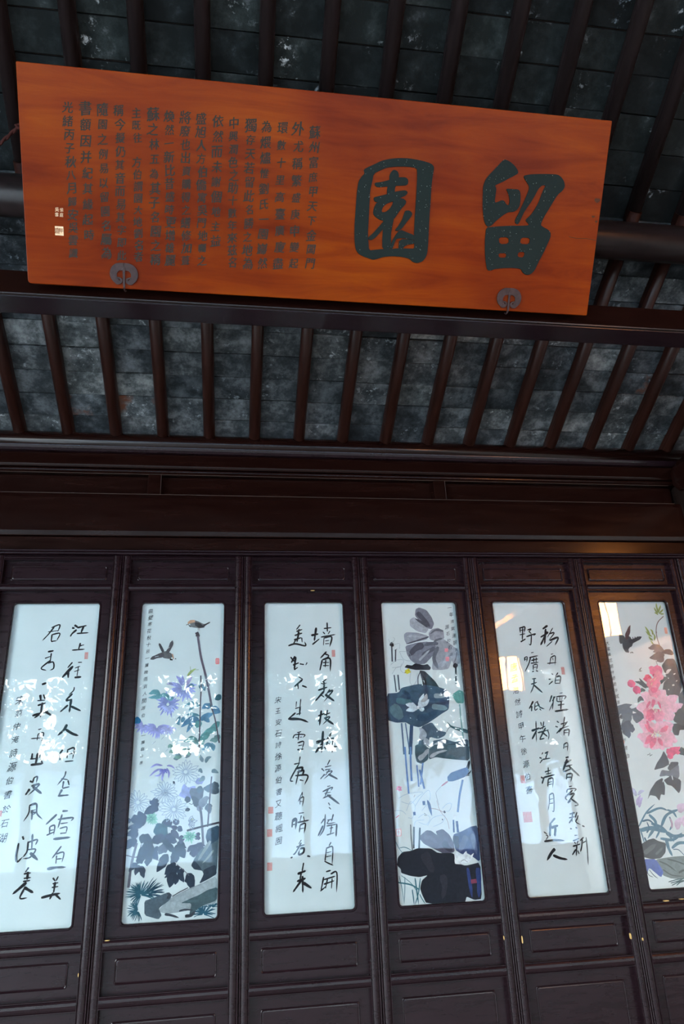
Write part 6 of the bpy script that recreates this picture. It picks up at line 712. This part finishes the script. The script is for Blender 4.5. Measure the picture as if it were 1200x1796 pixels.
for (a, b, c, d), tx in zip(COLS, TEXTS_BOARD):
    write(GB, tx, a, b, c, d, min(.041, (b-d)/len(tx)*.98), .8, 'small_character', M['smallink'], plq, .0006, .022, True)
for (u, v, solid) in ((.1193, .2476, 0), (.1165, .1848, 1)):
    mb = MB(); h = .0145
    if solid:
        mb.box(u-h, u+h, v-h*1.05, v+h*1.05, .0001, .0005); obj('seal', mb.mesh('seal', M['creamseal']), plq)
        write(glyph_meshes('平齋', .0), '平齋'[::-1], u-.007, v, u+.007, v, .018, .4, 'seal_script', M['board'], plq, .0012)
    else:
        write(glyph_meshes('愉庭吳雲', .0), '愉庭', u+.008, v+.008, u+.008, v-.009, .014, .4, 'seal', M['creamseal'], plq, .0008); write(glyph_meshes('吳雲', .0), '吳雲', u-.008, v+.008, u-.008, v-.009, .014, .4, 'seal', M['creamseal'], plq, .0008)
# crack lines in the board near its right end
mb = MB(); mb.tube([(2.03, .292, .0002), (2.06, .288, .0004), (2.10, .290, .0002), (2.145, .286, .0003)], .0009, 5); obj('crack', mb.mesh('crack', M['smallink']), plq)
for u, v, a, b in ((2.128, .432, .012, .008), (2.120, .372, .007, .004), (2.135, .355, .005, .004)):
    mb = MB(); mb.prism([(u+a*math.cos(t), v+b*math.sin(t)*(1+.3*math.sin(3*t))) for t in (2*math.pi*i/12 for i in range(12))], 'z', -.001, .0007); tag(obj('knot', mb.mesh('knot', M['knot']), plq), 'dark knot near the right end')
# iron cloud hooks holding the board
def hook(u, v, label):
    h = empty('iron_hook', (0, 0, 0), label, 'hook', 'iron hooks under the plaque'); m2 = mt @ Matrix.Translation((u, v, .003)); h.matrix_world = m2
    def band(pts, ws, z0, z1, name):
        P_ = [Vector(p) for p in pts]; n = len(P_); mb = MB(); L = []; R_ = []
        for i, q in enumerate(P_):
            d = (P_[min(i+1, n-1)]-P_[max(i-1, 0)]).normalized(); nn = Vector((-d.y, d.x)); t = i/(n-1)*(len(ws)-1); j = min(int(t), len(ws)-2); ww = (ws[j]*(1-(t-j))+ws[j+1]*(t-j))/2
            L.append(q+nn*ww); R_.append(q-nn*ww)
        ring = L + R_[::-1]; b = len(ring)
        mb.v = [(q.x, q.y, z0) for q in ring] + [(q.x, q.y, z1) for q in ring]
        for i in range(n-1):
            mb.f += [(i, i+1, 2*n-2-i, 2*n-1-i), (b+i, b+2*n-1-i, b+2*n-2-i, b+i+1), (i, b+i, b+i+1, i+1), (2*n-1-i, 2*n-2-i, b+2*n-2-i, b+2*n-1-i)]
        mb.f += [(0, 2*n-1, b+2*n-1, b), (n-1, b+n-1, b+n, n)]
        return obj(name, mb.mesh(name, M['iron']), h, None, .0008)
    for s in (-1, 1):
        pts = [(0, .032)] + [(s*(.010+.0275*math.sin(math.radians(a))), .004+.028*math.cos(math.radians(a))) for a in range(15, 150, 12)]
        pts += [(s*(.0205+.0105*math.cos(math.radians(a))), -.020-.0085*math.sin(math.radians(a))+.004) for a in range(40, 330, 24)]
        band(pts, [.026, .027, .024, .018, .011, .006, .005], 0, .004, 'scroll_arm')
    band([(0, .03), (0, .005), (0, -.02), (.0, -.042)], [.010, .008, .008, .007], .001, .005, 'stem')
    mb = MB(); mb.tube([(0, -.040, .003), (0, -.048, -.002), (.001, -.053, -.016), (.001, -.050, -.034)], [.0035, .0035, .003, .0025], 6); obj('bent_spike', mb.mesh('bent_spike', M['iron']), h)
hook(.3376, .0446, 'rusty iron cloud-shaped hook under the left end of the plaque')
hook(1.8103, .0421, 'dark iron cloud-shaped hook under the right end of the plaque, near the big characters')
# the cord tying the plaque back to the purlin
cd = empty('hanging_cord', (-.78, 2.05, 3.75), 'twisted red-brown cord from the plaque\'s left edge back to the round purlin', 'cord')
A = mt @ Vector((-.004, .52, -.020)); Bq = Vector((-1.15, 2.262, 2.335+ZC))
for ph in (0, math.pi):
    pts = []
    for i in range(61):
        t = i/60; c = A.lerp(Bq, t) + Vector((0, 0, -.045*math.sin(math.pi*t))); pts.append(c + Vector((math.cos(t*40+ph), .5*math.sin(t*40+ph), math.sin(t*40+ph)))*.0042 - cd.location)
    mb = MB(); mb.tube(pts, .0045, 6); obj('strand', mb.mesh('strand', M['cord'], True, True), cd)
mb = MB(); c0 = A-cd.location; mb.tube([c0+Vector((.012, 0, .0)), c0+Vector((0, 0, .006)), c0+Vector((-.012, 0, 0)), c0+Vector((-.004, 0, -.010)), c0+Vector((.010, 0, -.006))], .006, 6); obj('knot', mb.mesh('knot', M['cord'], True, True), cd)
# ------------------------------------------------------------------ warm lanterns hanging on the right, seen mirrored in the glass
def lantern(x, y, z, h, label):
    L = empty('palace_lantern', (x, y, z), label, 'lantern', 'lanterns behind the viewer'); R_ = .155; n = 6
    ring = [(R_*math.cos(math.radians(60*i)), R_*math.sin(math.radians(60*i))) for i in range(n)]
    for i in range(n):
        a, b = Vector(ring[i]), Vector(ring[(i+1) % n]); mb = MB(); mb.add([(*a.lerp(b, .1)*.97, -h/2), (*a.lerp(b, .9)*.97, -h/2), (*a.lerp(b, .9)*.97, h/2), (*a.lerp(b, .1)*.97, h/2)], [(0, 1, 2, 3)])
        mb.add([(*a.lerp(b, .1)*.95, -h/2), (*a.lerp(b, .9)*.95, -h/2), (*a.lerp(b, .9)*.95, h/2), (*a.lerp(b, .1)*.95, h/2)], [(3, 2, 1, 0)])
        obj('silk_panel', mb.mesh('silk_panel', M['lamp'], False), L)
        mb = MB(); mb.tube([(*ring[i], -h/2-.03), (*ring[i], h/2+.03)], .011, 6); obj('corner_post', mb.mesh('corner_post', M['column']), L)
    for z0 in (-h/2-.02, h/2+.005):
        mb = MB(); mb.prism([(p[0]*1.08, p[1]*1.08) for p in ring], 'z', z0, z0+.015); obj('rim', mb.mesh('rim', M['column']), L)
    mb = MB(); mb.tube([(0, 0, h/2), (0, 0, 4.9-z-abs(y)*.0)], .004, 5); obj('hanging_rod', mb.mesh('hanging_rod', M['iron']), L)
lantern(4.516, -1.0, 1.894+ZC, .42, 'lit lantern mirrored in the glass over the peony painting')
lantern(3.165, -1.0, 1.258+ZC, .36, 'lit lantern mirrored in the glass over the slanting poem')
# ------------------------------------------------------------------ the garden in front of the hall, seen only as reflection in the glass
gw = empty('garden_wall', (0, -14, -.15), 'blue-tinted garden wall with a dark tile coping across the courtyard', 'wall')
mb = MB(); mb.box(-16, 18, -.15, .15, 0, 2.7); obj('wall_body', mb.mesh('wall_body', M['tinted_wall']), gw)
mb = MB(); mb.prism([(-.3, 2.7), (0, 2.95), (.3, 2.7)], 'x', -16, 18); obj('coping', mb.mesh('coping', M['tile']), gw)
def tree(x, y, h, rad, seed, label):
    T_ = empty('garden_tree', (x, y, -.15), label, 'tree', 'garden trees in the courtyard'); rg = random.Random(seed)
    mb = MB(); mb.tube([(0, 0, 0), (.05, 0, h*.3), (-.05, .05, h*.6), (0, 0, h*.9)], [.14, .11, .07, .03], 8)
    for i in range(6):
        a = rg.uniform(0, 6.28); mb.tube([(0, 0, h*(.35+.08*i)), (math.cos(a)*rad*.4, math.sin(a)*rad*.4, h*(.5+.07*i)), (math.cos(a)*rad*.8, math.sin(a)*rad*.8, h*(.6+.07*i))], [.05, .035, .015], 6)
    obj('trunk', mb.mesh('trunk', M['bark'], True, True), T_); mb = MB()
    for i in range(2300):
        u = Vector((rg.gauss(0, 1), rg.gauss(0, 1), rg.gauss(0, .9))).normalized()*rg.uniform(.35, 1); c = Vector((u.x*rad, u.y*rad, h*.68+u.z*h*.36)); s_ = rg.uniform(.09, .18)
        d = Vector((rg.gauss(0, 1), rg.gauss(0, 1), rg.gauss(0, 1))).normalized(); e = d.orthogonal().normalized(); g_ = d.cross(e)
        mb.add([c+d*s_, c+e*s_*.45+g_*.02, c-d*s_, c-e*s_*.45+g_*.02], [(0, 1, 2, 3)])
    o = obj('foliage', mb.mesh('foliage', M['leaf'], False), T_); o['kind'] = 'stuff'
for a in ((-5.9, -10.6, 5.0, 1.55, 1, 'bushy garden tree at the left of the courtyard'), (-2.6, -11, 5.3, 1.6, 2, 'second garden tree from the left across the courtyard'), (.7, -10.6, 5.0, 1.6, 3, 'middle garden tree across the courtyard'), (4.0, -11, 5.4, 1.6, 4, 'second garden tree from the right across the courtyard'), (7.3, -10.6, 5.2, 1.6, 6, 'garden tree at the far right of the courtyard')): tree(*a)
for a in ((-4.6, -17.6, 7.2, 2.1, 11, 'big tree beyond the garden wall, leftmost'), (-.3, -17.6, 7.6, 2.1, 12, 'big tree beyond the garden wall, left of the middle'), (4.1, -17.6, 7.3, 2.1, 13, 'big tree beyond the garden wall, right of the middle'), (8.6, -17.6, 7.5, 2.1, 14, 'big tree beyond the garden wall, rightmost')): tree(*a)  # second row, added to close bright sky gaps in the reflections
